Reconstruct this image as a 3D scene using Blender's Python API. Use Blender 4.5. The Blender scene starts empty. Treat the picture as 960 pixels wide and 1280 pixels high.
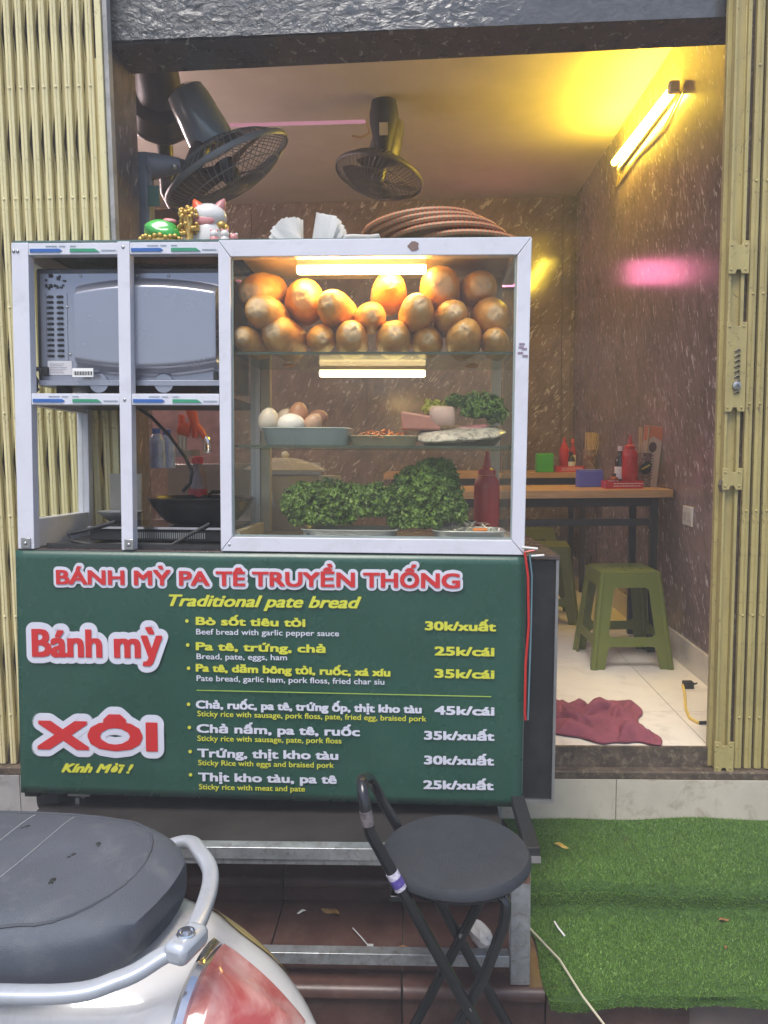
import bpy, bmesh, math, random
from mathutils import Vector, Matrix, noise as mnoise
import numpy as np
HAZE = 0.024
random.seed(7)
rs = np.random.RandomState(7)
PI = math.pi
sc = bpy.context.scene
COL = sc.collection

# ---------------------------------------------------------------- camera
EYE = 1.40
YAW, PITCH, ROLL = math.radians(2.4), math.radians(5.2), 0.011
FPX = 961.0
_f = Vector((-math.sin(YAW)*math.cos(PITCH), math.cos(YAW)*math.cos(PITCH), -math.sin(PITCH)))
_r = Vector((math.cos(YAW), math.sin(YAW), 0)); _u = _r.cross(_f)
CR = _r*math.cos(ROLL) - _u*math.sin(ROLL); CU = _r*math.sin(ROLL) + _u*math.cos(ROLL); CF = _f
CAM = Vector((0, 0, EYE))
cam = bpy.data.cameras.new('camera'); cam.lens = FPX/1280*36; cam.sensor_width = 36; cam.sensor_fit = 'AUTO'
cam.clip_start = 0.02; cam.clip_end = 500
co = bpy.data.objects.new('camera', cam); COL.objects.link(co)
m = Matrix.Identity(4)
for i in range(3):
    m[i][0] = CR[i]; m[i][1] = CU[i]; m[i][2] = -CF[i]; m[i][3] = CAM[i]
co.matrix_world = m; sc.camera = co

# ---------------------------------------------------------------- sky, sun, exposure
w = bpy.data.worlds.new('World'); sc.world = w; w.use_nodes = True
nt = w.node_tree; bg = nt.nodes['Background']
sky = nt.nodes.new('ShaderNodeTexSky'); sky.sky_type = 'NISHITA'; sky.sun_disc = False
SUN_EL, SUN_AZ = math.radians(64), math.radians(200)   # from behind the camera, a little to its left
sky.sun_elevation = SUN_EL; sky.sun_rotation = SUN_AZ
sky.dust_density = 2.0; sky.air_density = 1.0
nt.links.new(sky.outputs[0], bg.inputs['Color']); bg.inputs['Strength'].default_value = 0.095
sl = bpy.data.lights.new('sun', 'SUN'); sl.energy = 1.45; sl.angle = math.radians(28); sl.color = (1.0, 0.96, 0.9)
so = bpy.data.objects.new('sun', sl); COL.objects.link(so)
sd = Vector((math.sin(SUN_AZ)*math.cos(SUN_EL), math.cos(SUN_AZ)*math.cos(SUN_EL), math.sin(SUN_EL)))
so.rotation_euler = (-sd).to_track_quat('-Z', 'Y').to_euler()
sc.view_settings.view_transform = 'Standard'; sc.view_settings.look = 'None'
sc.view_settings.exposure = 1.22; sc.view_settings.gamma = 1.0
sc.render.engine = 'CYCLES'
cy = sc.cycles
cy.use_denoising = True; cy.max_bounces = 10; cy.transparent_max_bounces = 24
cy.diffuse_bounces = 5; cy.glossy_bounces = 4; cy.sample_clamp_indirect = 6; cy.caustics_reflective = False; cy.caustics_refractive = False

# ---------------------------------------------------------------- pixel rays (photo pixels, 960x1280) -> points at a stated depth or height
def ray(px, py): return CF + CR*((px-480)/FPX) - CU*((py-640)/FPX)
def aY(px, py, Y): d = ray(px, py); return CAM + d*(Y/d.y)
def aZ(px, py, Z): d = ray(px, py); return CAM + d*((Z-EYE)/d.z)
def aX(px, py, X): d = ray(px, py); return CAM + d*(X/d.x)

# cart frame: u along the banner, w into the shop, v up; origin at the banner's top left corner
_ca, _ct, _cl = -0.0102, 0.0162, 0.030
MC = Matrix.Translation((-1.0277, 1.9176, 1.1365)) @ Matrix.Rotation(_ca, 4, 'Z') @ Matrix.Rotation(-_cl, 4, 'X') @ Matrix.Rotation(_ct, 4, 'Y')
MCi = MC.inverted()
def K(px, py, w=0.0):
    d = MCi.to_3x3() @ ray(px, py); o = MCi @ CAM
    return o + d*((w-o.y)/d.y)
def KV(px, py, v):
    d = MCi.to_3x3() @ ray(px, py); o = MCi @ CAM
    return o + d*((v-o.z)/d.z)

# ---------------------------------------------------------------- materials
MATS = {}
def _new(name):
    m = bpy.data.materials.new(name); m.use_nodes = True
    return m, m.node_tree, m.node_tree.nodes['Principled BSDF']
def N(nt, t, **kw):
    n = nt.nodes.new('ShaderNode'+t)
    for k, v in kw.items(): setattr(n, k, v)
    return n
def coords(nt, scale=(1,1,1), rot=(0,0,0), kind='Object'):
    tc = N(nt, 'TexCoord'); mp = N(nt, 'Mapping')
    mp.inputs['Scale'].default_value = scale; mp.inputs['Rotation'].default_value = rot
    nt.links.new(tc.outputs[kind], mp.inputs['Vector']); return mp.outputs['Vector']
def noise(nt, vec, scale, detail=4, rough=0.6, dist=0.0):
    n = N(nt, 'TexNoise'); n.inputs['Scale'].default_value = scale; n.inputs['Detail'].default_value = detail
    n.inputs['Roughness'].default_value = rough; n.inputs['Distortion'].default_value = dist
    nt.links.new(vec, n.inputs['Vector']); return n.outputs['Fac']
def ramp(nt, fac, stops):
    r = N(nt, 'ValToRGB'); e = r.color_ramp.elements
    while len(e) < len(stops): e.new(0.5)
    for el, (p, c) in zip(e, stops):
        el.position = p; el.color = (*c, 1) if len(c) == 3 else c
    nt.links.new(fac, r.inputs['Fac']); return r.outputs['Color']
def mixc(nt, fac, a, b, mode='MIX'):
    n = N(nt, 'Mix', data_type='RGBA', blend_type=mode)
    if isinstance(fac, (int, float)): n.inputs['Factor'].default_value = fac
    else: nt.links.new(fac, n.inputs['Factor'])
    for v, i in ((a, 6), (b, 7)):
        if isinstance(v, tuple): n.inputs[i].default_value = (*v[:3], 1)
        else: nt.links.new(v, n.inputs[i])
    return n.outputs[2]
def bump(nt, bsdf, h, strength=0.3, dist=0.01):
    b = N(nt, 'Bump'); b.inputs['Strength'].default_value = strength; b.inputs['Distance'].default_value = dist
    nt.links.new(h, b.inputs['Height']); nt.links.new(b.outputs['Normal'], bsdf.inputs['Normal'])
def plain(name, c, rough=0.5, metal=0.0, var=0.15, vs=9.0, bs=0.0, bscale=120, spec=0.5, dirt=None, dirt_amt=0.5, coat=0.0, sss=0.0, emis=None):
    if name in MATS: return MATS[name]
    m, nt, b = _new(name)
    v = coords(nt)
    n1 = noise(nt, v, vs, 5)
    dk = tuple(x*(1-var) for x in c); lt = tuple(min(1, x*(1+var)) for x in c)
    colr = ramp(nt, n1, [(0.3, dk), (0.7, lt)])
    if dirt:
        n2 = noise(nt, v, vs*2.3, 8, 0.7, 0.5)
        f = ramp(nt, n2, [(0.52, (0,0,0)), (0.68, (dirt_amt,)*3)])
        colr = mixc(nt, f, colr, dirt)
    nt.links.new(colr, b.inputs['Base Color'])
    rr = N(nt, 'MapRange'); rr.inputs['To Min'].default_value = max(0.02, rough-0.08); rr.inputs['To Max'].default_value = min(1, rough+0.1)
    nt.links.new(noise(nt, v, vs*3, 3), rr.inputs['Value']); nt.links.new(rr.outputs[0], b.inputs['Roughness'])
    b.inputs['Metallic'].default_value = metal; b.inputs['Specular IOR Level'].default_value = spec
    b.inputs['Coat Weight'].default_value = coat
    if sss: b.inputs['Subsurface Weight'].default_value = sss; b.inputs['Subsurface Scale'].default_value = 0.02
    if bs: bump(nt, b, noise(nt, v, bscale, 4), bs, 0.004)
    MATS[name] = m; return m
def emit(name, c, s):
    if name in MATS: return MATS[name]
    m = bpy.data.materials.new(name); m.use_nodes = True; nt = m.node_tree; nt.nodes.clear()
    e = N(nt, 'Emission'); e.inputs['Color'].default_value = (*c, 1); e.inputs['Strength'].default_value = s
    o = N(nt, 'OutputMaterial'); nt.links.new(e.outputs[0], o.inputs['Surface']); MATS[name] = m; return m
def glass(name, tint=(0.93,0.95,0.93), milk=0.05, rough=0.03, ior=1.45, gmax=0.45):
    if name in MATS: return MATS[name]
    m = bpy.data.materials.new(name); m.use_nodes = True; nt = m.node_tree; nt.nodes.clear()
    t = N(nt, 'BsdfTransparent'); t.inputs['Color'].default_value = (*tint, 1)
    g = N(nt, 'BsdfGlossy'); g.inputs['Roughness'].default_value = rough
    d = N(nt, 'BsdfDiffuse'); d.inputs['Color'].default_value = (0.8, 0.78, 0.72, 1)
    lw = N(nt, 'LayerWeight'); lw.inputs['Blend'].default_value = 0.5
    pw_ = N(nt, 'Math', operation='POWER'); nt.links.new(lw.outputs['Facing'], pw_.inputs[0]); pw_.inputs[1].default_value = 5
    fr = N(nt, 'MapRange'); nt.links.new(pw_.outputs[0], fr.inputs['Value']); fr.inputs['To Min'].default_value = (ior-1)**2*0.35; fr.inputs['To Max'].default_value = gmax
    v = coords(nt)
    mm = N(nt, 'MapRange'); mm.inputs['From Min'].default_value = 0.35; mm.inputs['From Max'].default_value = 0.75
    mm.inputs['To Min'].default_value = milk*0.6; mm.inputs['To Max'].default_value = milk*1.7
    nt.links.new(noise(nt, v, 5, 6, 0.65, 1.0), mm.inputs['Value'])
    m1 = N(nt, 'MixShader'); m2 = N(nt, 'MixShader'); o = N(nt, 'OutputMaterial')
    nt.links.new(mm.outputs[0], m1.inputs[0]); nt.links.new(t.outputs[0], m1.inputs[1]); nt.links.new(d.outputs[0], m1.inputs[2])
    nt.links.new(fr.outputs[0], m2.inputs[0]); nt.links.new(m1.outputs[0], m2.inputs[1]); nt.links.new(g.outputs[0], m2.inputs[2])
    nt.links.new(m2.outputs[0], o.inputs['Surface']); MATS[name] = m; return m

def stone(name, base, fleck, rough=0.2, rot=(0, 0.45, 0), scale=1.0, fl=0.62, bs=0.05, sc3=(9, 9, 2.2), warp=0.4):
    if name in MATS: return MATS[name]
    m, nt, b = _new(name)
    v0 = coords(nt)
    mp2 = N(nt, 'Mapping'); mp2.inputs['Scale'].default_value = tuple(s*scale for s in sc3)
    nt.links.new(coords(nt, (1,1,1), rot), mp2.inputs['Vector']); v = mp2.outputs['Vector']
    big = noise(nt, v0, 3.0*scale, 6, 0.7, 0.6)
    c = ramp(nt, big, [(0.28, tuple(x*0.62 for x in base)), (0.5, base), (0.74, tuple(x*1.5 for x in base))])
    fine = noise(nt, v, 3.2, 6, 0.72, warp)
    c = mixc(nt, ramp(nt, fine, [(0.36, (0.65,)*3), (0.52, (0,)*3)]), c, tuple(x*0.45 for x in base))
    fk = noise(nt, v, 5.5, 4, 0.6, warp*2.2)
    fm = ramp(nt, fk, [(fl, (0,)*3), (fl+0.05, (0.8,)*3)])
    msk = ramp(nt, noise(nt, v0, 16*scale, 3), [(0.38, (0,)*3), (0.50, (1,)*3)])
    fm2 = mixc(nt, 1.0, fm, msk, 'MULTIPLY')
    c = mixc(nt, fm2, c, fleck)
    nt.links.new(c, b.inputs['Base Color']); b.inputs['Roughness'].default_value = rough
    b.inputs['Specular IOR Level'].default_value = 0.6
    if bs: bump(nt, b, noise(nt, v0, 26*scale, 5), bs, 0.004)
    MATS[name] = m; return m

STONE_R = stone('brown_stone_wall', (0.235, 0.170, 0.170), (0.80, 0.72, 0.72), rough=0.17, rot=(0.45, 0.0, 0.0), sc3=(9, 9, 3.0), fl=0.590, bs=0.09)
STONE_B = stone('brown_stone_back', (0.21, 0.155, 0.140), (0.66, 0.58, 0.53), rough=0.12, rot=(0, -0.6, 0), sc3=(8, 9, 2.8), fl=0.595, bs=0.06)
STONE_P = stone('pillar_stone', (0.17, 0.135, 0.12), (0.5, 0.46, 0.42), rough=0.22, rot=(0.4, 0.2, 0), sc3=(7, 7, 2.0), fl=0.6)
STONE_L = stone('lintel_stone', (0.075, 0.070, 0.072), (0.34, 0.34, 0.33), rough=0.22, rot=(0, 0.9, 0), sc3=(5, 8, 14), fl=0.62, scale=0.7)

def m_crinkle():
    m, nt, b = _new('crinkled_glossy_stone')
    v = coords(nt, (1.0, 1, 1.5)); n1 = noise(nt, v, 17, 7, 0.68, 1.8)
    c = ramp(nt, n1, [(0.35, (0.055,0.056,0.058)), (0.7, (0.115,0.115,0.115))])
    nt.links.new(c, b.inputs['Base Color']); b.inputs['Roughness'].default_value = 0.14; b.inputs['Specular IOR Level'].default_value = 0.7
    b.inputs['Coat Weight'].default_value = 0.3; b.inputs['Coat Roughness'].default_value = 0.1
    sp = N(nt, 'SeparateXYZ'); nt.links.new(coords(nt), sp.inputs[0]); mr = N(nt, 'MapRange'); mr.inputs['From Min'].default_value = -0.6; mr.inputs['From Max'].default_value = 0.45; mr.inputs['To Min'].default_value = 0.75; mr.inputs['To Max'].default_value = 0.12
    nt.links.new(sp.outputs[0], mr.inputs['Value'])
    bp = N(nt, 'Bump'); bp.inputs['Distance'].default_value = 0.02; nt.links.new(mr.outputs[0], bp.inputs['Strength'])
    nt.links.new(noise(nt, v, 24, 5, 0.55, 2.2), bp.inputs['Height']); nt.links.new(bp.outputs['Normal'], b.inputs['Normal']); MATS['crinkle'] = m; return m
CRINK = m_crinkle()

def m_yellow(name, c, c2, rust_amt):
    m, nt, b = _new(name)
    v = coords(nt, (1, 1, 0.35)); vv = coords(nt)
    n1 = noise(nt, v, 12, 6, 0.7, 0.3)
    col = ramp(nt, n1, [(0.3, c2), (0.62, c)])
    scr = ramp(nt, noise(nt, vv, 34, 9, 0.78, 1.2), [(0.585, (0,)*3), (0.64, (rust_amt,)*3)])
    col = mixc(nt, scr, col, (0.06, 0.045, 0.03))
    nt.links.new(col, b.inputs['Base Color']); b.inputs['Roughness'].default_value = 0.42
    bump(nt, b, noise(nt, vv, 60, 5), 0.12, 0.003); return m
YEL = m_yellow('yellow_gate_paint', (0.80, 0.71, 0.39), (0.64, 0.56, 0.31), 0.5)
YEL2 = m_yellow('old_yellow_gate_paint', (0.47, 0.385, 0.15), (0.33, 0.27, 0.11), 0.85)
YELD = m_yellow('gate_lattice_paint', (0.66, 0.57, 0.27), (0.46, 0.40, 0.20), 0.5)

WHITEFR = plain('white_coated_aluminium', (0.70, 0.70, 0.76), 0.32, 0.0, 0.05, 6, dirt=(0.42,0.40,0.40), dirt_amt=0.25)
GLASSM = glass('cabinet_glass', (0.97,0.96,0.92), 0.012, ior=1.16)
GLASSC = glass('clear_glass', (0.96,0.98,0.96), 0.01, ior=1.2)
SHELFG = glass('shelf_glass', (0.88,0.92,0.86), 0.03, ior=1.15, gmax=0.10)
BLACKP = plain('black_panel', (0.010,0.010,0.011), 0.4, 0, 0.25, 7, dirt=(0.06,0.055,0.05), dirt_amt=0.3)
BLACKT = plain('black_tube_paint', (0.012,0.013,0.015), 0.22, 0.0, 0.2, 20, spec=0.7)
CHROME = plain('chrome', (0.75,0.75,0.77), 0.10, 1.0, 0.06, 20)
GALV = plain('galvanised_steel', (0.50,0.52,0.53), 0.38, 0.75, 0.25, 24, dirt=(0.20,0.14,0.10), dirt_amt=0.6)
STEEL = plain('brushed_steel', (0.45,0.45,0.44), 0.3, 0.9, 0.12, 15)
REDTILE = plain('red_brown_tile', (0.085,0.042,0.034), 0.36, 0, 0.4, 7, 0.1, 60, dirt=(0.17,0.12,0.095), dirt_amt=0.4)
GREY_PL = plain('grey_plaster', (0.38,0.37,0.36), 0.85, 0, 0.2, 8, 0.35, 40, dirt=(0.16,0.15,0.14), dirt_amt=0.6)
TILEK = plain('kerb_tile', (0.58,0.52,0.42), 0.45, 0, 0.12, 6, 0.05, 60, dirt=(0.22,0.15,0.09), dirt_amt=0.55)
RUSTY = plain('rusty_track', (0.10,0.072,0.05), 0.7, 0.2, 0.5, 22, 0.4, 90, dirt=(0.34,0.28,0.18), dirt_amt=0.7)
FLOORT = plain('cream_floor_tile', (0.76,0.70,0.61), 0.14, 0, 0.05, 4, dirt=(0.40,0.34,0.28), dirt_amt=0.35)
SKIRT = plain('skirting_tile', (0.60,0.55,0.49), 0.2, 0, 0.08, 6, dirt=(0.3,0.25,0.2), dirt_amt=0.3)
GROUT = plain('grout', (0.16,0.12,0.10), 0.9)
CEILM = plain('ceiling_plaster', (0.42,0.38,0.33), 0.75, 0, 0.08, 5, 0.25, 14)
WALLI = plain('interior_plaster', (0.34,0.28,0.24), 0.8, 0, 0.1, 5)
def m_wood(name, a, b_, sc=(2.5, 30, 30), rough=0.35):
    m, nt, b = _new(name); v = coords(nt, sc)
    n1 = noise(nt, v, 3, 6, 0.65, 0.8)
    nt.links.new(ramp(nt, n1, [(0.3, a), (0.7, b_)]), b.inputs['Base Color']); b.inputs['Roughness'].default_value = rough
    MATS[name] = m; return m
WOOD = m_wood('pine_board', (0.42,0.22,0.09), (0.62,0.38,0.18))
WOOD2 = m_wood('bamboo', (0.50,0.35,0.17), (0.70,0.52,0.30), (10,10,10), 0.5)
GREENST = plain('green_plastic', (0.135,0.165,0.035), 0.36, 0, 0.06, 10, spec=0.5)
PAPER = plain('white_paper', (0.88,0.87,0.84), 0.8, 0, 0.05)
REDP = plain('red_plastic', (0.55,0.025,0.02), 0.28, 0, 0.06, 12)
ORANGEP = plain('orange_plastic', (0.70,0.10,0.02), 0.35, 0, 0.06, 12)
BLUEP = plain('blue_plastic', (0.13,0.15,0.62), 0.45, 0, 0.04)
GREENP = plain('bright_green_plastic', (0.06,0.42,0.03), 0.45, 0, 0.05)
GOLD = plain('gold_paint', (0.70,0.45,0.12), 0.3, 0.7, 0.2, 60)
CERAM = plain('white_ceramic', (0.72,0.70,0.67), 0.15, 0, 0.04, 10, coat=0.4)
PINKC = plain('pink_ceramic', (0.68,0.28,0.27), 0.2, 0, 0.1, 30, coat=0.4)
JADE = plain('jade_green', (0.05,0.42,0.06), 0.25, 0, 0.3, 30, coat=0.5)
GREYP = plain('grey_fan_plastic', (0.17,0.18,0.21), 0.38, 0, 0.08)
GREYD = plain('dark_grey_plastic', (0.085,0.08,0.08), 0.4, 0, 0.15)
BLKM = plain('matt_black', (0.015,0.015,0.016), 0.6, 0, 0.2)
DARKV = plain('dark_recess', (0.03,0.025,0.022), 0.9)

# ---------------------------------------------------------------- mesh kit
class MB:
    def __init__(s): s.v = []; s.f = []; s.sm = []
    def add(s, verts, faces, smooth=False):
        o = len(s.v); s.v += [Vector(x) for x in verts]; s.f += [tuple(i+o for i in f) for f in faces]; s.sm += [smooth]*len(faces); return s
    def box(s, a, b, M=None):
        x0,y0,z0 = a; x1,y1,z1 = b
        x0,x1 = min(x0,x1),max(x0,x1); y0,y1 = min(y0,y1),max(y0,y1); z0,z1 = min(z0,z1),max(z0,z1)
        p = [Vector(q) for q in ((x0,y0,z0),(x1,y0,z0),(x1,y1,z0),(x0,y1,z0),(x0,y0,z1),(x1,y0,z1),(x1,y1,z1),(x0,y1,z1))]
        if M is not None: p = [M @ q for q in p]
        return s.add(p, [(0,3,2,1),(4,5,6,7),(0,1,5,4),(1,2,6,5),(2,3,7,6),(3,0,4,7)])
    def tube(s, pts, r, n=10, cap=True, flat=1.0, up=None):
        pts = [Vector(p) for p in pts]; rr = r if isinstance(r, (list, tuple)) else [r]*len(pts)
        V = []; prev = None
        for i, p in enumerate(pts):
            t = (pts[min(i+1, len(pts)-1)] - pts[max(i-1, 0)]).normalized()
            if prev is None:
                a = up or Vector((0,0,1)); a = Vector(a)
                if abs(t.dot(a)) > 0.95: a = Vector((1,0,0))
                nx = t.cross(a).normalized()
            else:
                nx = (prev - t*prev.dot(t)).normalized()
            prev = nx; ny = t.cross(nx)
            for k in range(n):
                an = 2*PI*k/n; V.append(p + (nx*math.cos(an) + ny*math.sin(an)*flat)*rr[i])
        F = [(i*n+k, i*n+(k+1)%n, (i+1)*n+(k+1)%n, (i+1)*n+k) for i in range(len(pts)-1) for k in range(n)]
        if cap: F += [tuple(range(n-1,-1,-1)), tuple((len(pts)-1)*n+k for k in range(n))]
        return s.add(V, F, True)
    def lathe(s, prof, n=24, M=None, c=(0,0,0), sx=1.0, sy=1.0, fn=None):
        V = []; c = Vector(c)
        for (r, z) in prof:
            for k in range(n):
                a = 2*PI*k/n; p = Vector((r*math.cos(a)*sx, r*math.sin(a)*sy, z))
                if fn: p = fn(p)
                p = (M @ p) if M is not None else p
                V.append(p + c)
        F = [(i*n+k, i*n+(k+1)%n, (i+1)*n+(k+1)%n, (i+1)*n+k) for i in range(len(prof)-1) for k in range(n)]
        if prof[0][0] > 1e-6: F.append(tuple(range(n-1,-1,-1)))
        if prof[-1][0] > 1e-6: F.append(tuple((len(prof)-1)*n+k for k in range(n)))
        return s.add(V, F, True)
    def ball(s, c, r, n=16, sc=(1,1,1), M=None, fn=None):
        pr = [(max(1e-5, r*math.sin(PI*i/(n//2+2))), -r*math.cos(PI*i/(n//2+2))) for i in range(n//2+3)]
        S = Matrix.Diagonal((*sc, 1)); MM = (M @ S) if M is not None else S
        return s.lathe(pr, n, MM, c, fn=fn)
    def grid(s, fn, nu, nv, smooth=True):
        V = [fn(i/nu, j/nv) for i in range(nu+1) for j in range(nv+1)]
        F = [(i*(nv+1)+j, (i+1)*(nv+1)+j, (i+1)*(nv+1)+j+1, i*(nv+1)+j+1) for i in range(nu) for j in range(nv)]
        return s.add(V, F, smooth)
    def loft(s, rings, cap=True, closed=True):
        n = len(rings[0]); V = [p for r in rings for p in r]
        F = [(i*n+k, i*n+(k+1)%n, (i+1)*n+(k+1)%n, (i+1)*n+k) for i in range(len(rings)-1) for k in range(n if closed else n-1)]
        if cap: F += [tuple(range(n-1,-1,-1)), tuple((len(rings)-1)*n+k for k in range(n))]
        return s.add(V, F, True)
    def prism(s, poly, a, b, axis='y', M=None):
        n = len(poly)
        def P(q, t):
            v = {'y': Vector((q[0], t, q[1])), 'z': Vector((q[0], q[1], t)), 'x': Vector((t, q[0], q[1]))}[axis]
            return (M @ v) if M is not None else v
        V = [P(q, a) for q in poly] + [P(q, b) for q in poly]
        F = [tuple(range(n)), tuple(range(2*n-1, n-1, -1))] + [(k, k+n, (k+1)%n+n, (k+1)%n) for k in range(n)]
        return s.add(V, F)
    def mesh(s, name, mat, fix=True):
        me = bpy.data.meshes.new(name); me.from_pydata([tuple(v) for v in s.v], [], s.f)
        me.polygons.foreach_set('use_smooth', s.sm)
        if mat: me.materials.append(mat)
        if fix:
            bm = bmesh.new(); bm.from_mesh(me); bmesh.ops.recalc_face_normals(bm, faces=bm.faces); bm.to_mesh(me); bm.free()
        me.set_sharp_from_angle(angle=math.radians(42)); me.update(); return me

def place(o, M=None, parent=None):
    COL.objects.link(o)
    if parent is not None: o.parent = parent
    if M is not None: o.matrix_world = M if parent is None else o.matrix_world; 
    return o
def T(name, label, cat, M=None, group=None):
    o = bpy.data.objects.new(name, None); COL.objects.link(o); o.empty_display_size = 0.05
    if M is not None: o.matrix_world = M if isinstance(M, Matrix) else Matrix.Translation(M)
    o['label'] = label; o['category'] = cat
    if group: o['group'] = group
    return o
def P(name, mb, mat, parent=None, bev=0, label=None, loc=None, kind=None, seg=2):
    me = mb if isinstance(mb, bpy.types.Mesh) else mb.mesh(name, mat)
    o = bpy.data.objects.new(name, me); COL.objects.link(o)
    if parent is not None: o.parent = parent
    if loc is not None: o.location = loc
    if bev:
        b = o.modifiers.new('bevel', 'BEVEL'); b.width = bev; b.segments = seg; b.limit_method = 'ANGLE'; b.angle_limit = math.radians(35)
    if label: o['label'] = label
    if kind: o['kind'] = kind
    return o
def TM(name, label, cat, mb, mat, M=None, group=None, bev=0):
    o = P(name, mb, mat, None, bev)
    if M is not None: o.matrix_world = M if isinstance(M, Matrix) else Matrix.Translation(M)
    o['label'] = label; o['category'] = cat
    if group: o['group'] = group
    return o
def S(name, mb, mat, bev=0):
    o = P(name, mb, mat, None, bev); o['kind'] = 'structure'; return o
def B(a, b, M=None): return MB().box(a, b, M)
def dup(root, label=None, M=None):
    r = root.copy(); COL.objects.link(r)
    if M is not None: r.matrix_world = M
    if label: r['label'] = label
    for ch in root.children:
        c = ch.copy(); COL.objects.link(c); c.parent = r; c.matrix_parent_inverse = ch.matrix_parent_inverse.copy()
        for g in ch.children:
            d = g.copy(); COL.objects.link(d); d.parent = c
    return r
def TR(x, y, z, rz=0): return Matrix.Translation((x, y, z)) @ Matrix.Rotation(rz, 4, 'Z')
def CM(u, w_, v, rz=0): return MC @ Matrix.Translation((u, w_, v)) @ Matrix.Rotation(rz, 4, 'Z')
def align(d, up=(0,0,1)):
    return Vector(d).normalized().to_track_quat('Z', 'Y').to_matrix().to_4x4()
def fill2d(loops, depth=0.0):
    """2D outline with holes -> mesh (x, y plane), thickness depth"""
    cu = bpy.data.curves.new('outline', 'CURVE'); cu.dimensions = '2D'; cu.fill_mode = 'BOTH'; cu.extrude = depth/2
    for lp in loops:
        sp = cu.splines.new('POLY'); sp.points.add(len(lp)-1)
        for p, q in zip(sp.points, lp): p.co = (q[0], q[1], 0, 1)
        sp.use_cyclic_u = True
    o = bpy.data.objects.new('outline', cu); COL.objects.link(o)
    me = bpy.data.meshes.new_from_object(o.evaluated_get(bpy.context.evaluated_depsgraph_get()))
    bpy.data.objects.remove(o); bpy.data.curves.remove(cu); return me
def rrect(x0, y0, x1, y1, r, n=5):
    pts = []
    for cx_, cy_, a0 in ((x1-r, y1-r, 0), (x0+r, y1-r, PI/2), (x0+r, y0+r, PI), (x1-r, y0+r, 1.5*PI)):
        for k in range(n+1):
            a = a0 + PI/2*k/n; pts.append((cx_+r*math.cos(a), cy_+r*math.sin(a)))
    return pts

_tcache = {}
def text_mesh(body, shear=0.0):
    k = (body, shear)
    if k in _tcache: return _tcache[k]
    cu = bpy.data.curves.new('lettering', 'FONT'); cu.body = body; cu.size = 1.0; cu.shear = shear; cu.resolution_u = 3
    o = bpy.data.objects.new('lettering', cu); COL.objects.link(o)
    bpy.context.view_layer.update()
    me = bpy.data.meshes.new_from_object(o.evaluated_get(bpy.context.evaluated_depsgraph_get()))
    bpy.data.objects.remove(o); bpy.data.curves.remove(cu)
    V = np.array([v.co[:2] for v in me.vertices]); F = [tuple(p.vertices) for p in me.polygons]
    _tcache[k] = (V, F); return V, F
_H = text_mesh('H')[0]; CAPR = float(_H[:,1].max()-_H[:,1].min())
def lettering(parent, body, p0, p1, cap, mat, off=0.0015, bold=0.0, shear=0.0, name='lettering', fatx=None, ring=8, jit=0.00005, fn=None, by=0.55):
    """flat print: fits the text between the local points p0 and p1 (baseline ends) in the u, v plane of the parent"""
    V, F = text_mesh(body, shear)
    V = V.copy(); x0, x1 = V[:,0].min(), V[:,0].max()
    L = math.hypot(p1[0]-p0[0], p1[1]-p0[1]); ang = math.atan2(p1[1]-p0[1], p1[0]-p0[0])
    X = (V[:,0]-x0)/(x1-x0)*(L-2*bold) + bold; Y = V[:,1]*cap/CAPR
    mb = MB(); ca, sa = math.cos(ang), math.sin(ang)
    sh = [(0,0)]
    if bold:
        byy = bold*by; st_ = 1.7/494; nx = max(1, int(math.ceil(2*bold/st_))); ny = max(1, int(math.ceil(2*byy/st_)))
        sh += [(-bold+2*bold*a/nx, sg*byy) for a in range(nx+1) for sg in (-1, 1)] + [(sg*bold, -byy+2*byy*b/ny) for b in range(1, ny) for sg in (-1, 1)]
    for i, (dx, dy) in enumerate(sh):
        xs = X+dx; ys = Y+dy
        mb.add([(p0[0]+a*ca-b*sa, -off - jit*i, p0[1]+a*sa+b*ca) for a, b in zip(xs, ys)], F)
    if fn: mb.v = [fn(v) for v in mb.v]
    me = mb.mesh(name, mat, fix=False)
    return P(name, me, None, parent)

# ================================================================= SETTING
KS = 1.0425
def zk(z): return EYE+(z-EYE)*KS
YF, ZF, XW, ZC, YB, XL = 2.235*KS, zk(0.49), 1.08*KS, zk(3.02), 5.35*KS, -1.95*KS
ZU, ZL = zk(0.285), 0.165            # upper and lower step
YR = aZ(880, 1103, ZU).y; YE = 1.64
XT = 0.285                       # where the bare tiles end and the turf begins
ASPH = plain('street_paving', (0.13,0.125,0.12), 0.8, 0, 0.25, 3, 0.4, 90, dirt=(0.07,0.065,0.06))
S('street', B((-25,-25,-0.3), (25,YE+0.02,0.0)), ASPH)
S('ground', B((-25,YE+0.02,-0.3), (25,25,-0.004)), ASPH)
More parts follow.
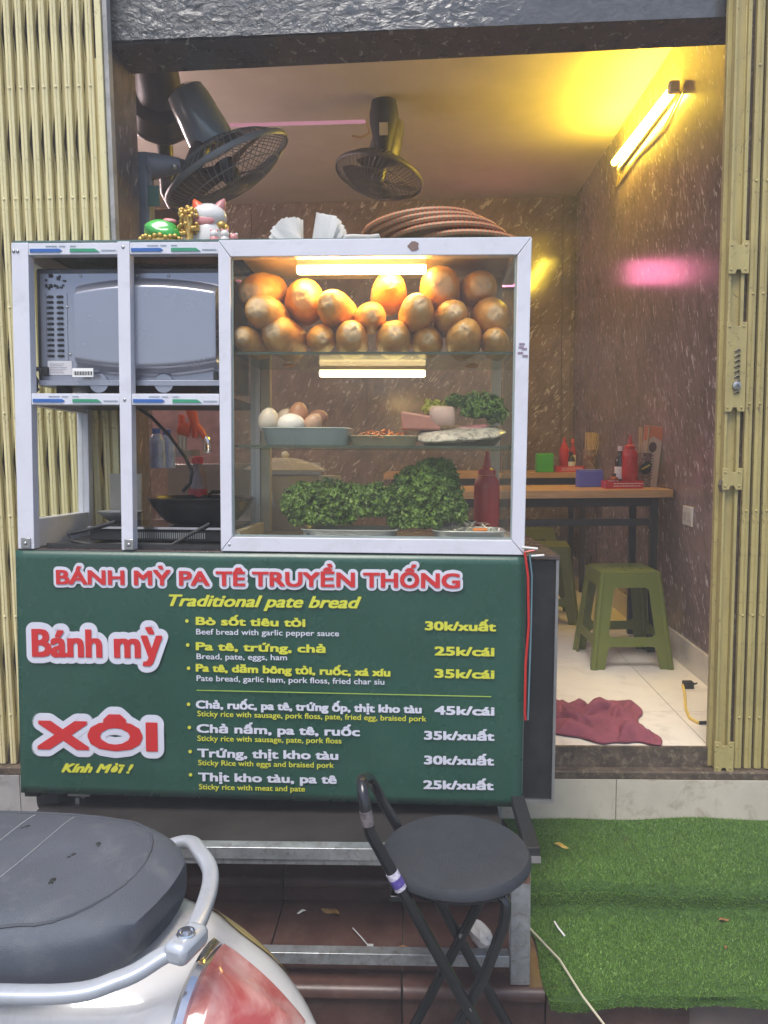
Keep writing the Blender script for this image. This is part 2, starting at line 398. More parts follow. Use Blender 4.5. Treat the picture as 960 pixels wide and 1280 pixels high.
# steps: a core and the tiles laid on it
st = S('lower_step', B((-2.4,YE+0.03,0.0), (2.6,YR+0.03,ZL-0.012)), GROUT)
su = S('upper_step', B((-2.4,YR+0.03,0.0), (2.6,YF,ZU-0.012)), GROUT)
tw = 0.325
tile_top = {}
def step_tiles(parent, y0, y1, ztop, zbot, xs, nose):
    key = (y0, y1)
    for x in xs:
        if key not in tile_top:
            mb = MB(); g = 0.0025
            prof = [(y1-g, ztop), (y0+0.012, ztop), (y0+0.003, ztop-0.003), (y0-0.004, ztop-0.012), (y0-0.004, ztop-0.024), (y0+0.006, ztop-0.03), (y0+0.010, ztop-0.034), (y0+0.010, zbot+0.002), (y0+0.028, zbot+0.002), (y0+0.028, ztop-0.012), (y1-g, ztop-0.012)]
            V = [(g, *p) for p in prof] + [(tw-g, *p) for p in prof]; n = len(prof)
            mb.add(V, [tuple(range(n)), tuple(range(2*n-1, n-1, -1))] + [(k, (k+1)%n, (k+1)%n+n, k+n) for k in range(n)])
            tile_top[key] = mb.mesh('step_tile', REDTILE)
        P('step_tile', tile_top[key], None, parent, loc=(x, 0, random.uniform(-0.0008, 0.0008)))
xs = [XT - tw*(k+1) + 0.0 for k in range(8)]
step_tiles(st, YE, YR+0.02, ZL, 0.0, xs + [XT], True)
step_tiles(su, YR, YF-0.001, ZU, ZL, xs + [XT], True)
# interior shell
fl = S('floor', B((XL,YF+0.002,0.0), (1.6,YB+0.1,ZF-0.012)), GROUT)
p1, p2 = aZ(884, 930, ZF), aZ(779, 811, ZF)
xj = (p1.x+p2.x)/2 - 0.02; yj = aZ(830, 889, ZF).y
TS = 0.6
tmesh = B((0.0012,0.0012,0), (TS-0.0012,TS-0.0012,0.012)).mesh('floor_tile', FLOORT)
for i in range(-5, 1):
    for j in range(-1, 5):
        x = xj + i*TS; y = yj + j*TS
        if y < YF: y0c = YF + 0.10; t = P('floor_tile', B((x+0.0012, YF+0.012, ZF-0.012), (min(x+TS, XW)-0.0012, yj-0.0012, ZF)), FLOORT, fl); continue
        if i == 0: P('floor_tile', B((x+0.0012, y+0.0012, ZF-0.012), (XW, y+TS-0.0012, ZF)), FLOORT, fl); continue
        P('floor_tile', tmesh, None, fl, loc=(x, y, ZF-0.012))
def wall(name, a, b, mat): return S(name, B(a, b), mat)
rw = wall('wall_right', (XW,YF+0.11,0), (XW+0.15,YB,ZC), STONE_R)
# slabs of the back wall with recessed joints
bw = wall('wall_back', (XL-0.2,YB,0), (XW+0.2,YB+0.15,ZC), GROUT)
gx = [XL, -1.15, -0.35, 0.42, aY(708, 400, YB).x-0.035, aY(708, 400, YB).x+0.03, XW]
gz = [ZF, 1.35, 2.22, ZC]
for i in range(len(gx)-1):
    for j in range(3):
        pr = 0.022 if i == 4 else 0.01
        P('stone_panel', B((gx[i]+0.0025, YB-pr-0.001, gz[j]+0.002), (gx[i+1]-0.0025, YB-0.001, gz[j+1]-0.002)), STONE_B, bw)
wall('wall_left', (XL-0.15,YF+0.1,0), (XL,YB,ZC), WALLI)
S('ceiling', B((XL-0.15,YF+0.1,ZC), (XW+0.15,YB+0.15,ZC+0.12)), CEILM)
# front: left pillar, lintel, right jamb, plaster wall beyond the gates
XPL = -0.875*KS
wall('pillar', (XPL-0.42,YF+0.045,0.3), (XPL,2.61,ZC), STONE_P)
wall('pillar_right', (XW-0.1,YF+0.06,0.3), (1.9,YF+0.16,ZC), STONE_R)
zl_l, zl_r = zk(2.548), zk(2.572)
mb = MB(); V = []
for x, z in ((-1.9, zl_l-0.02), (1.9, zl_r+0.018)):
    V += [(x, YF+0.055, z), (x, 2.575, z+0.004), (x, 2.575, 3.3), (x, YF+0.055, 3.3)]
mb.add(V, [(0,1,2,3), (7,6,5,4), (0,4,5,1), (1,5,6,2), (2,6,7,3), (3,7,4,0)])
S('lintel', mb, STONE_L)
def crf(i, j):
    x = -0.93+ i*1.83; z = zk(2.556) + 0.006*x + j*0.7
    n = abs(mnoise.fractal(Vector((x*13, z*26, 1.3)), 0.8, 2.1, 4)); n2 = mnoise.noise(Vector((x*45, z*60, 4)))
    return Vector((x, YF+0.046 - (0.007*n + 0.0012*n2)*max(0.12, min(1, 0.55-x*0.9)), z))
S('lintel_facing', MB().grid(crf, 420, 150), CRINK)
wall('wall_upper_front', (-3.2,YF+0.06,3.3), (3.2,2.6,4.6), GREY_PL)
wall('wall_front_left', (-3.2,YF-0.01,0.2), (-1.335,YF+0.35,3.3), GREY_PL)
wall('wall_front_right', (1.42,YF-0.01,0.3), (3.2,YF+0.055,3.3), GREY_PL)
# kerb under the shutters, tiled
kb = S('kerb', B((-3.0,YF-0.03,0.0), (3.0,YF+0.10,zk(0.405))), GROUT)
xk = aY(770, 990, YF-0.04).x
for k in range(-5, 4):
    P('kerb_tile', B((xk+k*0.62+0.0012, YF-0.042, ZU-0.004), (xk+(k+1)*0.62-0.0012, YF-0.03, zk(0.408))), TILEK if k >= -1 else GREY_PL, kb)
# rusty track on the kerb
tr = T('shutter_track', 'rusty low steel floor track across the doorway under the folding shutters', 'floor track')
P('track_bed', B((-1.33,YF-0.040,zk(0.408)), (1.5,YF-0.001,zk(0.432))), RUSTY, tr, 0.004)
P('track_rail', B((-1.33,YF-0.0005,zk(0.41)), (XW,YF+0.011,ZF+0.002)), RUSTY, tr)
# skirting along the right wall
zs = ZF + 0.115
for k in range(8):
    P('skirting_tile', B((XW-0.012, YF+0.12+k*0.4+0.001, ZF), (XW, YF+0.12+(k+1)*0.4-0.001, zs)), SKIRT, rw)

# turf over the steps: backing sheet and tufts
def turf_y(t):   # profile along the steps, in (y, z)
    pts = [(YF-0.045, ZU+0.006), (YR+0.035, ZU+0.008), (YR-0.015, ZU+0.003), (YR-0.034, ZU-0.012), (YR-0.034, ZU-0.045), (YR-0.034, ZL+0.020), (YR-0.065, ZL+0.009), (YE+0.03, ZL+0.008), (YE-0.012, ZL+0.002), (YE-0.02, ZL-0.02)]
    ls = [math.dist(pts[i], pts[i+1]) for i in range(len(pts)-1)]; L = sum(ls); d = t*L
    for i, l in enumerate(ls):
        if d <= l or i == len(ls)-1:
            q = d/l; return pts[i][0]*(1-q)+pts[i+1][0]*q, pts[i][1]*(1-q)+pts[i+1][1]*q
        d -= l
def turf_p(a, t):
    y, z = turf_y(t); xl = 0.262 + 0.028*t + 0.006*math.sin(t*19)
    x = xl + a*(2.5-xl); wv = 0.004*math.sin(x*7+y*9)+0.003*math.sin(x*17)
    return Vector((x, y + (0.008*math.sin(x*11+1)+0.005*math.sin(x*31) if t > 0.97 else 0), z+wv))
def m_turf():
    m, nt, b = _new('turf_blades'); v = coords(nt)
    c = ramp(nt, noise(nt, v, 210, 2), [(0.3, (0.075,0.145,0.022)), (0.55, (0.17,0.32,0.052)), (0.75, (0.33,0.52,0.13))])
    c2 = ramp(nt, noise(nt, v, 4, 4), [(0.35, (0.75,0.8,0.7)), (0.65, (1,1,1))])
    nt.links.new(mixc(nt, 1.0, c, c2, 'MULTIPLY'), b.inputs['Base Color']); b.inputs['Roughness'].default_value = 0.5
    return m
TURF = m_turf()
TURFB = plain('turf_backing', (0.04,0.09,0.015), 0.9, 0, 0.3, 40)
tb = S('artificial_turf', MB().grid(turf_p, 60, 60), TURFB)
nb = 210000
aa = rs.rand(nb)**1.5; tt = rs.rand(nb)
V = np.zeros((nb*3, 3)); 
prof = np.array([turf_y(q) for q in np.linspace(0, 1, 400)])
ti = np.clip((tt*399).astype(int), 0, 398)
yy = np.interp(tt, np.linspace(0,1,400), prof[:,0]); zz = np.interp(tt, np.linspace(0,1,400), prof[:,1])
dy = prof[ti+1,0]-prof[ti,0]; dz = prof[ti+1,1]-prof[ti,1]; dl = np.hypot(dy, dz)+1e-9
ny, nz = -dz/dl*-1, -dy/dl         # outward normal
ny = np.where(nz < 0, -ny, ny); nz = np.abs(nz)
ny = -np.abs(ny)
xl = 0.262+0.028*tt+0.006*np.sin(tt*19); xx = xl+aa*(2.5-xl)
zz = zz + 0.004*np.sin(xx*7+yy*9)+0.003*np.sin(xx*17)
yy = yy + np.where(tt > 0.97, 0.008*np.sin(xx*11+1)+0.005*np.sin(xx*31), 0)
an = rs.rand(nb)*2*PI; wd = 0.0008+0.0006*rs.rand(nb); ht = 0.003+0.004*rs.rand(nb)
lx, ly = rs.randn(nb)*0.003, rs.randn(nb)*0.003
V[0::3] = np.c_[xx-np.cos(an)*wd, yy-np.sin(an)*wd, zz-0.001]
V[1::3] = np.c_[xx+np.cos(an)*wd, yy+np.sin(an)*wd, zz-0.001]
V[2::3] = np.c_[xx+lx, yy+ly+ny*ht, zz+nz*ht]
me = bpy.data.meshes.new('turf_blades'); me.from_pydata(V.tolist(), [], np.arange(nb*3).reshape(-1,3).tolist()); me.materials.append(TURF)
o = P('turf_blades', me, None, tb); o['kind'] = 'stuff'

# ================================================================= FOLDING SHUTTERS
def gate(name, label, xs, y, z0, z1, mat, lat, gaps=True, wd=0.0175):
    g = T(name, label, 'folding gate', TR(0, 0, 0))
    mb = MB(); h = wd/2
    # a pressed channel: web with two folded flanges and a centre rib
    mb.prism([(-h,0.012),(-h,-0.002),(-h+0.003,-0.004),(-0.0025,-0.004),(0,-0.0065),(0.0025,-0.004),(h-0.003,-0.004),(h,-0.002),(h,0.012),(h-0.0015,0.012),(h-0.0015,0.0),(-h+0.0015,0.0),(-h+0.0015,0.012)], z0, z1, 'z')
    zz = z0+0.16
    while zz < z1:
        mb.ball((0,-0.0055,zz), 0.0042, 8, (1,0.6,1)); zz += 0.315
    sm = mb.mesh('slat', mat)
    for x in xs: P('slat', sm, None, g, loc=(x, y, 0))
    if gaps:
        Hh = 0.315; sp = xs[1]-xs[0]; mm = []
        for s in (1, -1):
            b = MB(); hw = 0.0072
            b.prism([(-sp/2*s-hw, 0), (-sp/2*s+hw, 0), (sp/2*s+hw, Hh), (sp/2*s-hw, Hh)], 0, 0.003, 'y'); mm.append(b.mesh('lattice_bar', lat))
        for i in range(len(xs)-1):
            zz = z0+0.003
            while zz+Hh < z1+0.3:
                for k, me in enumerate(mm): P('lattice_bar', me, None, g, loc=((xs[i]+xs[i+1])/2, y+0.014+k*0.0035, zz+0.157*0))
                zz += Hh
        bs = MB().box((-0.0035,0,z0),(0.0035,0.008,z1)).mesh('rear_slat', lat)
        for i in range(0, len(xs)-1): P('rear_slat', bs, None, g, loc=(xs[i]+sp*0.42, y+0.026, 0))
    return g
yg = YF-0.015
x_end = aY(130, 60, yg).x
lxs = [x_end - 0.043 - 0.0345*k for k in range(12)][::-1]
gl = gate('folding_gate', 'yellow folding metal gate bunched up on the left of the doorway', lxs, yg, zk(0.436), 3.25, YEL, YELD)
P('edge_frame', B((x_end-0.022, yg-0.008, zk(0.436)), (x_end-0.004, yg+0.02, 3.25)), YEL, gl, 0.002)
P('edge_web', B((x_end-0.034, yg+0.006, zk(0.436)), (x_end-0.022, yg+0.01, zk(2.48))), YELD, gl)
dj = T('door_post', 'thin grey steel post between the left yellow gate and the stone pillar', 'door post')
P('post', B((x_end-0.002, yg+0.0, zk(0.436)), (x_end+0.012, yg+0.03, 3.25)), GREY_PL, dj, 0.001)
# right gate, stacked tight
xr = aY(905, 480, yg).x
rxs = [xr + 0.073 + 0.0297*k for k in range(15)]
gr = gate('folding_gate', 'older olive yellow folding gate stacked tight on the right with lock plates', rxs, yg, zk(0.436), 3.25, YEL2, YEL2, gaps=False, wd=0.021)
mb = MB()
mb.prism([(0,-0.012),(0.008,-0.012),(0.008,0.004),(0.036,0.004),(0.036,-0.010),(0.046,-0.010),(0.046,0.012),(0,0.012)], zk(0.436), 3.25, 'z')
P('edge_frame', mb, YEL2, gr, 0.0015, loc=(xr, yg, 0))
P('cover_strip', B((xr-0.012, yg+0.0125, zk(0.436)), (xr+0.001, yg+0.03, 3.25)), YEL2, gr, 0.001)
P('backing_strip', B((xr+0.05, yg+0.018, zk(0.436)), (1.45, yg+0.024, 3.25)), RUSTY, gr)
def plate(px0, px1, y0, y1, notch=True):
    a = aY(900, y0, yg); b = aY(900, y1, yg); z1_, z0_ = a.z, b.z
    w2 = 0.058; pts = [(0,z0_),(0.020,z0_),(0.024,z0_+0.012),(0.034,z0_+0.012),(0.038,z0_),(w2,z0_),(w2,z1_),(0.044,z1_),(0.038,z1_-0.012),(0.024,z1_-0.012),(0.018,z1_),(0,z1_)]
    mb = MB().prism(pts, -0.017, -0.0125, 'y')
    for zz in (z0_+0.012, z1_-0.012):
        for x in (0.008, w2-0.010): mb.ball((x,-0.0175,zz), 0.004, 8, (1,0.5,1))
    P('lock_plate', mb, YEL2, gr, 0.001, loc=(xr-0.003, yg, 0))
plate(911, 936, 303, 344); plate(905, 925, 404, 515); plate(900, 922, 585, 612); plate(888, 912, 925, 962)
mb = MB()
for k in range(9):
    z = aY(915, 440+k*6.5, yg).z; mb.tube([(0.022,-0.018,z),(0.030,-0.021,z+0.006),(0.036,-0.018,z+0.002)], 0.003, 6)
P('chain', mb, plain('dull_iron', (0.20,0.17,0.12), 0.5, 0.6), gr, loc=(xr, yg, 0))
mb = MB().lathe([(0.0,0.0),(0.012,0.0),(0.012,0.006),(0.006,0.008),(0.006,0.004),(0,0.004)], 14, Matrix.Rotation(PI/2,4,'X'), (0.028,-0.018,aY(905,483,yg).z))
P('lock_cylinder', mb, STEEL, gr, loc=(xr, yg, 0))
mb = MB().tube([(-0.006,-0.014,aY(905,600,yg).z),(-0.012,-0.02,aY(905,606,yg).z),(-0.006,-0.016,aY(905,614,yg).z)], 0.005, 8)
P('latch', mb, RUSTY, gr, loc=(xr, yg, 0))

# ================================================================= INTERIOR THINGS
# tube lamp on the right wall
tn, tf = aX(840, 112, XW-0.032), aX(768, 203, XW-0.032)
tl = T('tube_lamp', 'long glowing fluorescent tube lamp mounted high on the right wall', 'lamp', Matrix.Translation(tn))
d = tf-tn
P('tube', MB().tube([(0,0,0), d], 0.017, 12), emit('tube_glow', (1.0, 0.70, 0.055), 78.0), tl)
M_ = align(d); M_.translation = (0,0,0)
P('fitting', MB().box((0.0172,0,-0.014), (0.0315,d.y,0.014)), CERAM, tl, 0.004)
P('end_cap', MB().box((-0.022,-0.04,-0.024), (0.022,0.0,0.024)), plain('lamp_end_plastic', (0.85,0.78,0.65), 0.4), tl, 0.008)
P('wire', MB().tube([(0.026,-0.04,-0.03),(0.027,0.2,-0.09),(0.027,0.6,-0.06),(0.027,1.0,-0.075),(0.027,d.y,-0.03)], 0.004, 6), plain('yellowed_wire', (0.55,0.45,0.2), 0.5), tl)
# pink strip lamp on the ceiling
pa, pb_ = aZ(255, 158, ZC-0.012), aZ(457, 155.5, ZC-0.012)
TM('strip_lamp', 'thin pink glowing strip lamp along the ceiling left of the far fan', 'strip lamp', B((pa.x,pa.y,ZC-0.016),(pb_.x,pa.y+0.012,ZC-0.001)), emit('pink_glow', (1.0, 0.45, 0.58), 0.22))
ns = T('neon_sign', 'pink lit sign box on the back wall behind the bread cabinet corner', 'neon sign', TR(0.565, YB-0.035, 2.55))
P('sign_box', B((-0.205,-0.02,-0.09),(0.195,0.02,0.09)), GREYD, ns, 0.005)
P('lit_face', B((-0.195,-0.026,-0.08),(0.185,-0.021,0.08)), emit('pink_sign_glow', (1.0, 0.22, 0.42), 3.2), ns)
wt = T('tube_lamp', 'assumed pinkish white fill tube high on the left wall, unseen behind the pillar', 'lamp', TR(XL+0.05, 3.2, 2.5))  # assumed lamp, unseen; added as pinkish fill light for the room
P('tube', MB().tube([(0,0,0),(0,1.2,0)], 0.017, 12), emit('pinkish_white_fill_glow', (1.0, 0.78, 0.80), 52.0), wt)
P('fitting', B((-0.045,0,-0.03),(-0.02,1.2,0.03)), CERAM, wt, 0.004)
# wall fans
def fan(name, label, c, nrm, R_, mat, loc_wall, kind, blades=3, blade_mat=None):
    """c: hub centre, nrm: direction the fan blows"""
    f = T(name, label, 'fan', Matrix.Translation(c), 'fans inside the shop')
    A = align(nrm)
    mb = MB(); n = 14
    rim = lambda r, z: [A @ Vector((r*math.cos(2*PI*k/48), r*math.sin(2*PI*k/48), z)) for k in range(49)]
    rb = MB()
    rb.loft([[A @ Vector((rr*math.cos(2*PI*k/48), rr*math.sin(2*PI*k/48), z)) for k in range(48)] for rr, z in ((R_,-0.011),(R_+0.004,-0.006),(R_+0.004,0.006),(R_,0.011),(R_-0.004,0.006),(R_-0.004,-0.006),(R_,-0.011))], cap=False)
    P('cage_rim', rb, mat, f)
    for s, nm in ((1,'front_cage'), (-1,'rear_cage')):
        w_ = MB(); dep = 0.075 if s > 0 else 0.085
        for k in range(54):
            a = 2*PI*k/54; pts = []
            for q in range(7):
                t = q/6; r = R_*(0.17+0.83*t); z = s*dep*(1-t**2.6)
                aa_ = a + (0.35*s)*(1-t); pts.append(A @ Vector((r*math.cos(aa_), r*math.sin(aa_), z)))
            w_.tube(pts, 0.0016, 4, cap=False)
        for rr in (0.45, 0.75):
            z = s*dep*(1-((rr-0.17)/0.83)**2.6); w_.tube(rim(R_*rr, z), 0.002, 5, cap=False)
        P(nm, w_, mat, f)
    P('front_badge', MB().lathe([(0.0001,0.082),(R_*0.1,0.082),(R_*0.19,0.074),(R_*0.19,0.066),(0.0001,0.066)], 24, A), mat, f)
    bm_ = blade_mat or mat
    P('hub', MB().lathe([(0.0001,0.045),(0.03,0.042),(0.036,0.02),(0.036,-0.03),(0.0001,-0.03)], 20, A), bm_, f)
    for k in range(blades):
        a0 = 2*PI*k/blades+0.4
        def bf(i, j, a0=a0):
            r = 0.03+(R_*0.90-0.03)*i; wdt = 0.25+0.75*math.sin(PI*(0.15+0.6*i)); a = a0 + (j-0.5)*1.15*wdt + 0.25*i
            return A @ Vector((r*math.cos(a), r*math.sin(a), (j-0.5)*0.05))
        P('blade', MB().grid(bf, 8, 8), bm_, f)
    P('motor_housing', MB().lathe([(0.0001,-0.30),(0.045,-0.30),(0.068,-0.285),(0.075,-0.25),(0.082,-0.12),(0.078,-0.095),(0.0001,-0.09)], 28, A), kind, f)
    return f, A
GBLUE = plain('blue_grey_glossy_plastic', (0.20,0.25,0.31), 0.16, 0, 0.06, 10, coat=0.6)
CAGEM = plain('fan_cage_grey', (0.17,0.175,0.18), 0.4, 0, 0.08)
DKB = plain('smoky_fan_blade', (0.05,0.045,0.045), 0.3)
c1 = aY(284, 212, 2.84)
n1v = (CR*0.50 - CU*0.90 + CF*0.22).normalized()
fan1, A1 = fan('wall_fan', 'large grey wall fan tilted down on a bracket at the left pillar', c1, n1v, 0.245, CAGEM, None, GBLUE, 3, DKB)
ci = lambda p: Vector(p)-c1
b0, b1 = aY(158, 192, 2.64), aY(190, 300, 2.64)
P('wall_bracket', MB().box(ci((b0.x, 2.615, b1.z-0.25)), ci((b0.x+0.08, 2.68, b0.z+0.0))), GREYP, fan1, 0.012)
e0, e1 = aY(185, 208, 2.65), aY(226, 207, 2.67)
P('bracket_arm', MB().tube([ci(e0), ci((e0+e1)/2), ci(e1)], [0.045, 0.036, 0.024], 14), GREYP, fan1)
P('pivot_bolt', MB().ball(ci(aY(218, 208, 2.63)), 0.010, 10), STEEL, fan1)
P('neck', MB().tube([ci(e1), ci(aY(238, 212, 2.73)), -n1v*0.13], [0.022, 0.03, 0.04], 12), GREYD, fan1)
P('pull_cord', MB().tube([ci(aY(183,192,2.61)), ci(aY(188,215,2.59)), ci(aY(188,232,2.59))], 0.003, 6), GREYP, fan1)
P('hanging_tag', MB().box(ci(aY(184,232,2.58)), ci(aY(200,258,2.585))), plain('dull_green_tag', (0.05,0.12,0.09), 0.6), fan1, 0.002)
c2 = aY(203, 145, 3.0)
n2v = (CR*0.15 + CU*0.30 - CF*0.9).normalized()
fan2, A2 = fan('wall_fan', 'dark grey wall fan facing the street behind the left pillar, half hidden', c2, -n2v, 0.125, GREYD, None, plain('grey_shell', (0.06,0.06,0.068), 0.5), 3, GREYD)
P('cage_cover', MB().lathe([(0.0001,-0.10),(0.06,-0.098),(0.11,-0.07),(0.128,0.0),(0.122,0.004)], 32, A2), GREYD, fan2)
P('neck', MB().tube([Vector((0,0.02,-0.1)), Vector((-0.01,0.06,-0.26)), Vector((0.04,0.1,-0.36))], [0.03,0.028,0.03], 10), GREYD, fan2)
P('base', MB().box((-0.10,0.06,-0.42), (0.10,0.12,-0.32)), plain('warm_brown_plastic', (0.25,0.16,0.10), 0.5), fan2, 0.01)
c3 = aY(474, 220, 4.05)
n3v = (-CU*0.95 - CF*0.04 - CR*0.21).normalized()
fan3, A3 = fan('ceiling_fan', 'dark fan hanging from the ceiling above the far tables', c3, n3v, 0.225, GREYD, None, GREYD, 3, DKB)
ci3 = lambda p: Vector(p)-c3
q0, q1 = aY(480, 142, 3.95), aY(480, 196, 3.95)
P('mount', MB().loft([[ci3(Vector((q.x+ww*math.cos(2*PI*k/16), q.y+0.05*math.sin(2*PI*k/16), q.z))) for k in range(16)] for q, ww in ((q0+Vector((0,0,0.06)),0.06),(q0,0.072),(q0-Vector((0,0,0.05)),0.070),(q1+Vector((0,0,0.03)),0.04),(q1,0.03))]), BLKM, fan3)
P('switch_label', MB().box(ci3(aY(474,153,3.895)), ci3(aY(485,169,3.90))), plain('faded_print', (0.55,0.5,0.42), 0.5), fan3)
P('neck', MB().tube([ci3(q1), Vector((0,0,0.08)), -n3v*0.08], 0.035, 10), BLKM, fan3)
P('loose_wire', MB().tube([ci3(aY(458,152,3.9)), ci3(aY(462,166,3.9)), ci3(aY(452,172,3.9)), ci3(aY(440,170,3.9))], 0.006, 6), plain('tan_wire', (0.45,0.3,0.15), 0.5), fan3)

# tables against the right wall
def table(label, pxc, pyc, X, length, depth, zt, nleg=True):
    y0 = pyc
    t = T('table', label, 'table', TR(X-length, y0, ZF), 'wooden tables in the shop')
    h = zt-ZF; n = 4; bwid = depth/n
    for k in range(n):
        P('board', B((0, k*bwid+0.0008, h-0.034), (length, (k+1)*bwid-0.0008, h-random.uniform(0,0.0008))), WOOD, t, 0.001)
    fr = 0.03
    for x in (0.05, length-0.085):
        for y in (0.03, depth-0.06):
            P('leg', B((x, y, 0), (x+fr, y+fr, h-0.034)), BLKM, t)
    for y in (0.032, depth-0.058): P('rail', B((0.05+fr, y, h-0.075), (length-0.085, y+0.025, h-0.036)), BLKM, t)
    for x in (0.052, length-0.083): P('rail', B((x, 0.06, h-0.075), (x+0.025, depth-0.06, h-0.036)), BLKM, t)
    P('stretcher', B((0.05+fr, 0.034, h-0.16), (length-0.085, 0.056, h-0.13)), BLKM, t)
    return t
zt1 = aX(842, 612, XW-0.01).z; yt1 = aX(842, 612, XW-0.01).y
table('nearer wooden table with black steel legs beside the right wall', 0, yt1, XW-0.01, 1.25, 0.42, zt1)
yt2 = 4.75; pt2 = aY(745, 590, yt2)
table('farther wooden table near the back wall behind the first table', 0, yt2, pt2.x, 1.3, 0.45, pt2.z)
zt2 = pt2.z
# stools
def hole_loop(pts): return pts
def make_stool():
    s = T('plastic_stool', 'x', 'stool', TR(0,0,0), 'green plastic stools')
    H, a, b = 0.44, 0.132, 0.178    # height, half width top and foot
    # seat with rounded corners and a pattern of slots
    loops = [rrect(-a, -a, a, a, 0.028)]
    rnd = random.Random(3)
    for k in range(5):
        an = 2*PI*k/5+0.3
        for rr, sz in ((0.045, 0.012), (0.083, 0.014)):
            cx_, cy_ = rr*math.cos(an+rr*6), rr*math.sin(an+rr*6)
            loops.append([(cx_+sz*(1 if q%2 == 0 else 0.45)*math.cos(q*PI/4+an), cy_+sz*(1 if q%2 == 0 else 0.45)*math.sin(q*PI/4+an)) for q in range(8)][::-1])
    loops.append([(0.013*(1 if q%2 == 0 else 0.5)*math.cos(q*PI/5), 0.013*(1 if q%2 == 0 else 0.5)*math.sin(q*PI/5)) for q in range(10)][::-1])
    me = fill2d(loops, 0.007); me.transform(Matrix.Translation((0,0,H-0.0035))); me.materials.append(GREENST); me.name = 'seat'
    P('seat', me, None, s)
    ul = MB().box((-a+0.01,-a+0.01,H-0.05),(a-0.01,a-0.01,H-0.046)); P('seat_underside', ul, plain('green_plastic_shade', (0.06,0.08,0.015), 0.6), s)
    # four splayed side frames, each with a window and a foot arch
    def hw(z): return b + (a-b)*z/H
    out = [(-b-0.004, 0), (-b+0.052, 0), (-hw(0.09)+0.060, 0.092), (-hw(0.1)+0.07, 0.102), (hw(0.1)-0.07, 0.102), (hw(0.09)-0.060, 0.092), (b-0.052, 0), (b+0.004, 0), (hw(0.02), 0.02), (a, H-0.012), (a-0.012, H-0.001), (-a+0.012, H-0.001), (-a, H-0.012), (-hw(0.02), 0.02)]
    def win(z0, z1, inset=0.058, r=0.022):
        w0, w1 = hw(z0)-inset, hw(z1)-inset; pts = []
        for (x, z, sx, sz, a0) in ((w1, z1, -1, -1, 0), (-w1, z1, 1, -1, PI/2), (-w0, z0, 1, 1, PI), (w0, z0, -1, 1, 1.5*PI)):
            for k in range(6):
                an = a0+PI/2*k/5; pts.append((x+sx*r+r*math.cos(an), z+sz*r+r*math.sin(an)))
        return pts[::-1]
    side = fill2d([out, win(0.145, H-0.07)], 0.0)
    side.name = 'side_frame'; side.materials.append(GREENST)
    sl_ = (b-a)/H
    for k in range(4):
        me = side.copy()
        for v in me.vertices:
            x, z = v.co.x, v.co.y; v.co = (x, -(a-0.001) - sl_*(H-z), z)
        me.transform(Matrix.Rotation(k*PI/2, 4, 'Z')); me.name = 'side_frame'
        o = P('side_frame', me, None, s)
        so_ = o.modifiers.new('s', 'SOLIDIFY'); so_.thickness = 0.006; so_.offset = 0
    # corner ribs make the legs L shaped and rounded
    for sx in (-1,1):
        for sy in (-1,1):
            P('leg', MB().tube([(sx*(b-0.002),sy*(b-0.002),0.0),(sx*(a-0.006),sy*(a-0.006),H-0.01)], [0.013,0.012], 10), GREENST, s)
            P('foot', MB().lathe([(0.018,0),(0.019,0.004),(0.016,0.012),(0.010,0.014)], 12, None, (sx*(b-0.006),sy*(b-0.006),0.0)), GREENST, s)
    return s
fa, fb = aZ(738, 838, ZF), aZ(840, 836, ZF)
sx_, sy_ = (fa.x+fb.x)/2, (fa.y+fb.y)/2
st0 = make_stool()
sc0 = (fb-fa).length/0.375
st0['label'] = 'nearest olive green plastic stool in front of the wooden table'
st0.matrix_world = TR(sx_, sy_+0.178*sc0, ZF, 0.03) @ Matrix.Scale(sc0, 4)
bpy.context.view_layer.update()
q = aZ(690, 800, ZF)
dup(st0, 'olive green plastic stool under the nearer table, left of the nearest stool', TR(0.62*1.1, sy_+0.95, ZF, -0.1) @ Matrix.Scale(sc0, 4))
dup(st0, 'olive green plastic stool in the shade at the farther table', TR(0.72, sy_+1.75, ZF, 0.15) @ Matrix.Scale(sc0, 4))

# table things
def on1(px, py, dy): # point on the nearer table
    return aZ(px, py, zt1)
def lathe_thing(mb, *a): pass
def sauce_set(loc, s, tag_, far):
    t = T('sauce_tray', f'red printed plastic tray holding sauces on the {tag_} wooden table', 'tray', TR(*loc, -0.03), 'sauce trays')
    w_, dp, h = 0.165*s, 0.10*s, 0.034*s
    mb = MB().box((0,0,0),(w_,0.004,h)).box((0,dp-0.004,0),(w_,dp,h)).box((0,0.004,0),(0.004,dp-0.004,h)).box((w_-0.004,0.004,0),(w_,dp-0.004,h)).box((0.004,0.004,0),(w_-0.004,dp-0.004,0.004))
    P('tray', mb, REDP, t)
    mb = MB()
    for j in range(2):
        x = 0.035*s
        while x < w_*0.93:
            l = random.uniform(0.006, 0.014)*s; mb.box((x,-0.0006,h*(0.30+0.32*j)),(x+l,-0.0002,h*(0.30+0.32*j)+0.0035*s)); x += l+0.003*s
    P('printed_lines', mb, PAPER, t)
    return t
def bottle(label, loc, mat, s=1.0, capm=None, grp=None, nm='squeeze_bottle'):
    t = T(nm, label, 'bottle', TR(*loc), grp)
    P('bottle_body', MB().lathe([(0.0001,0),(0.029*s,0),(0.031*s,0.004*s),(0.031*s,0.125*s),(0.029*s,0.14*s),(0.020*s,0.152*s),(0.0001,0.152*s)], 24), mat, t)
    P('nozzle', MB().lathe([(0.021*s,0.153*s),(0.021*s,0.165*s),(0.010*s,0.172*s),(0.004*s,0.21*s),(0.0001,0.212*s)], 18), capm or mat, t)
    return t
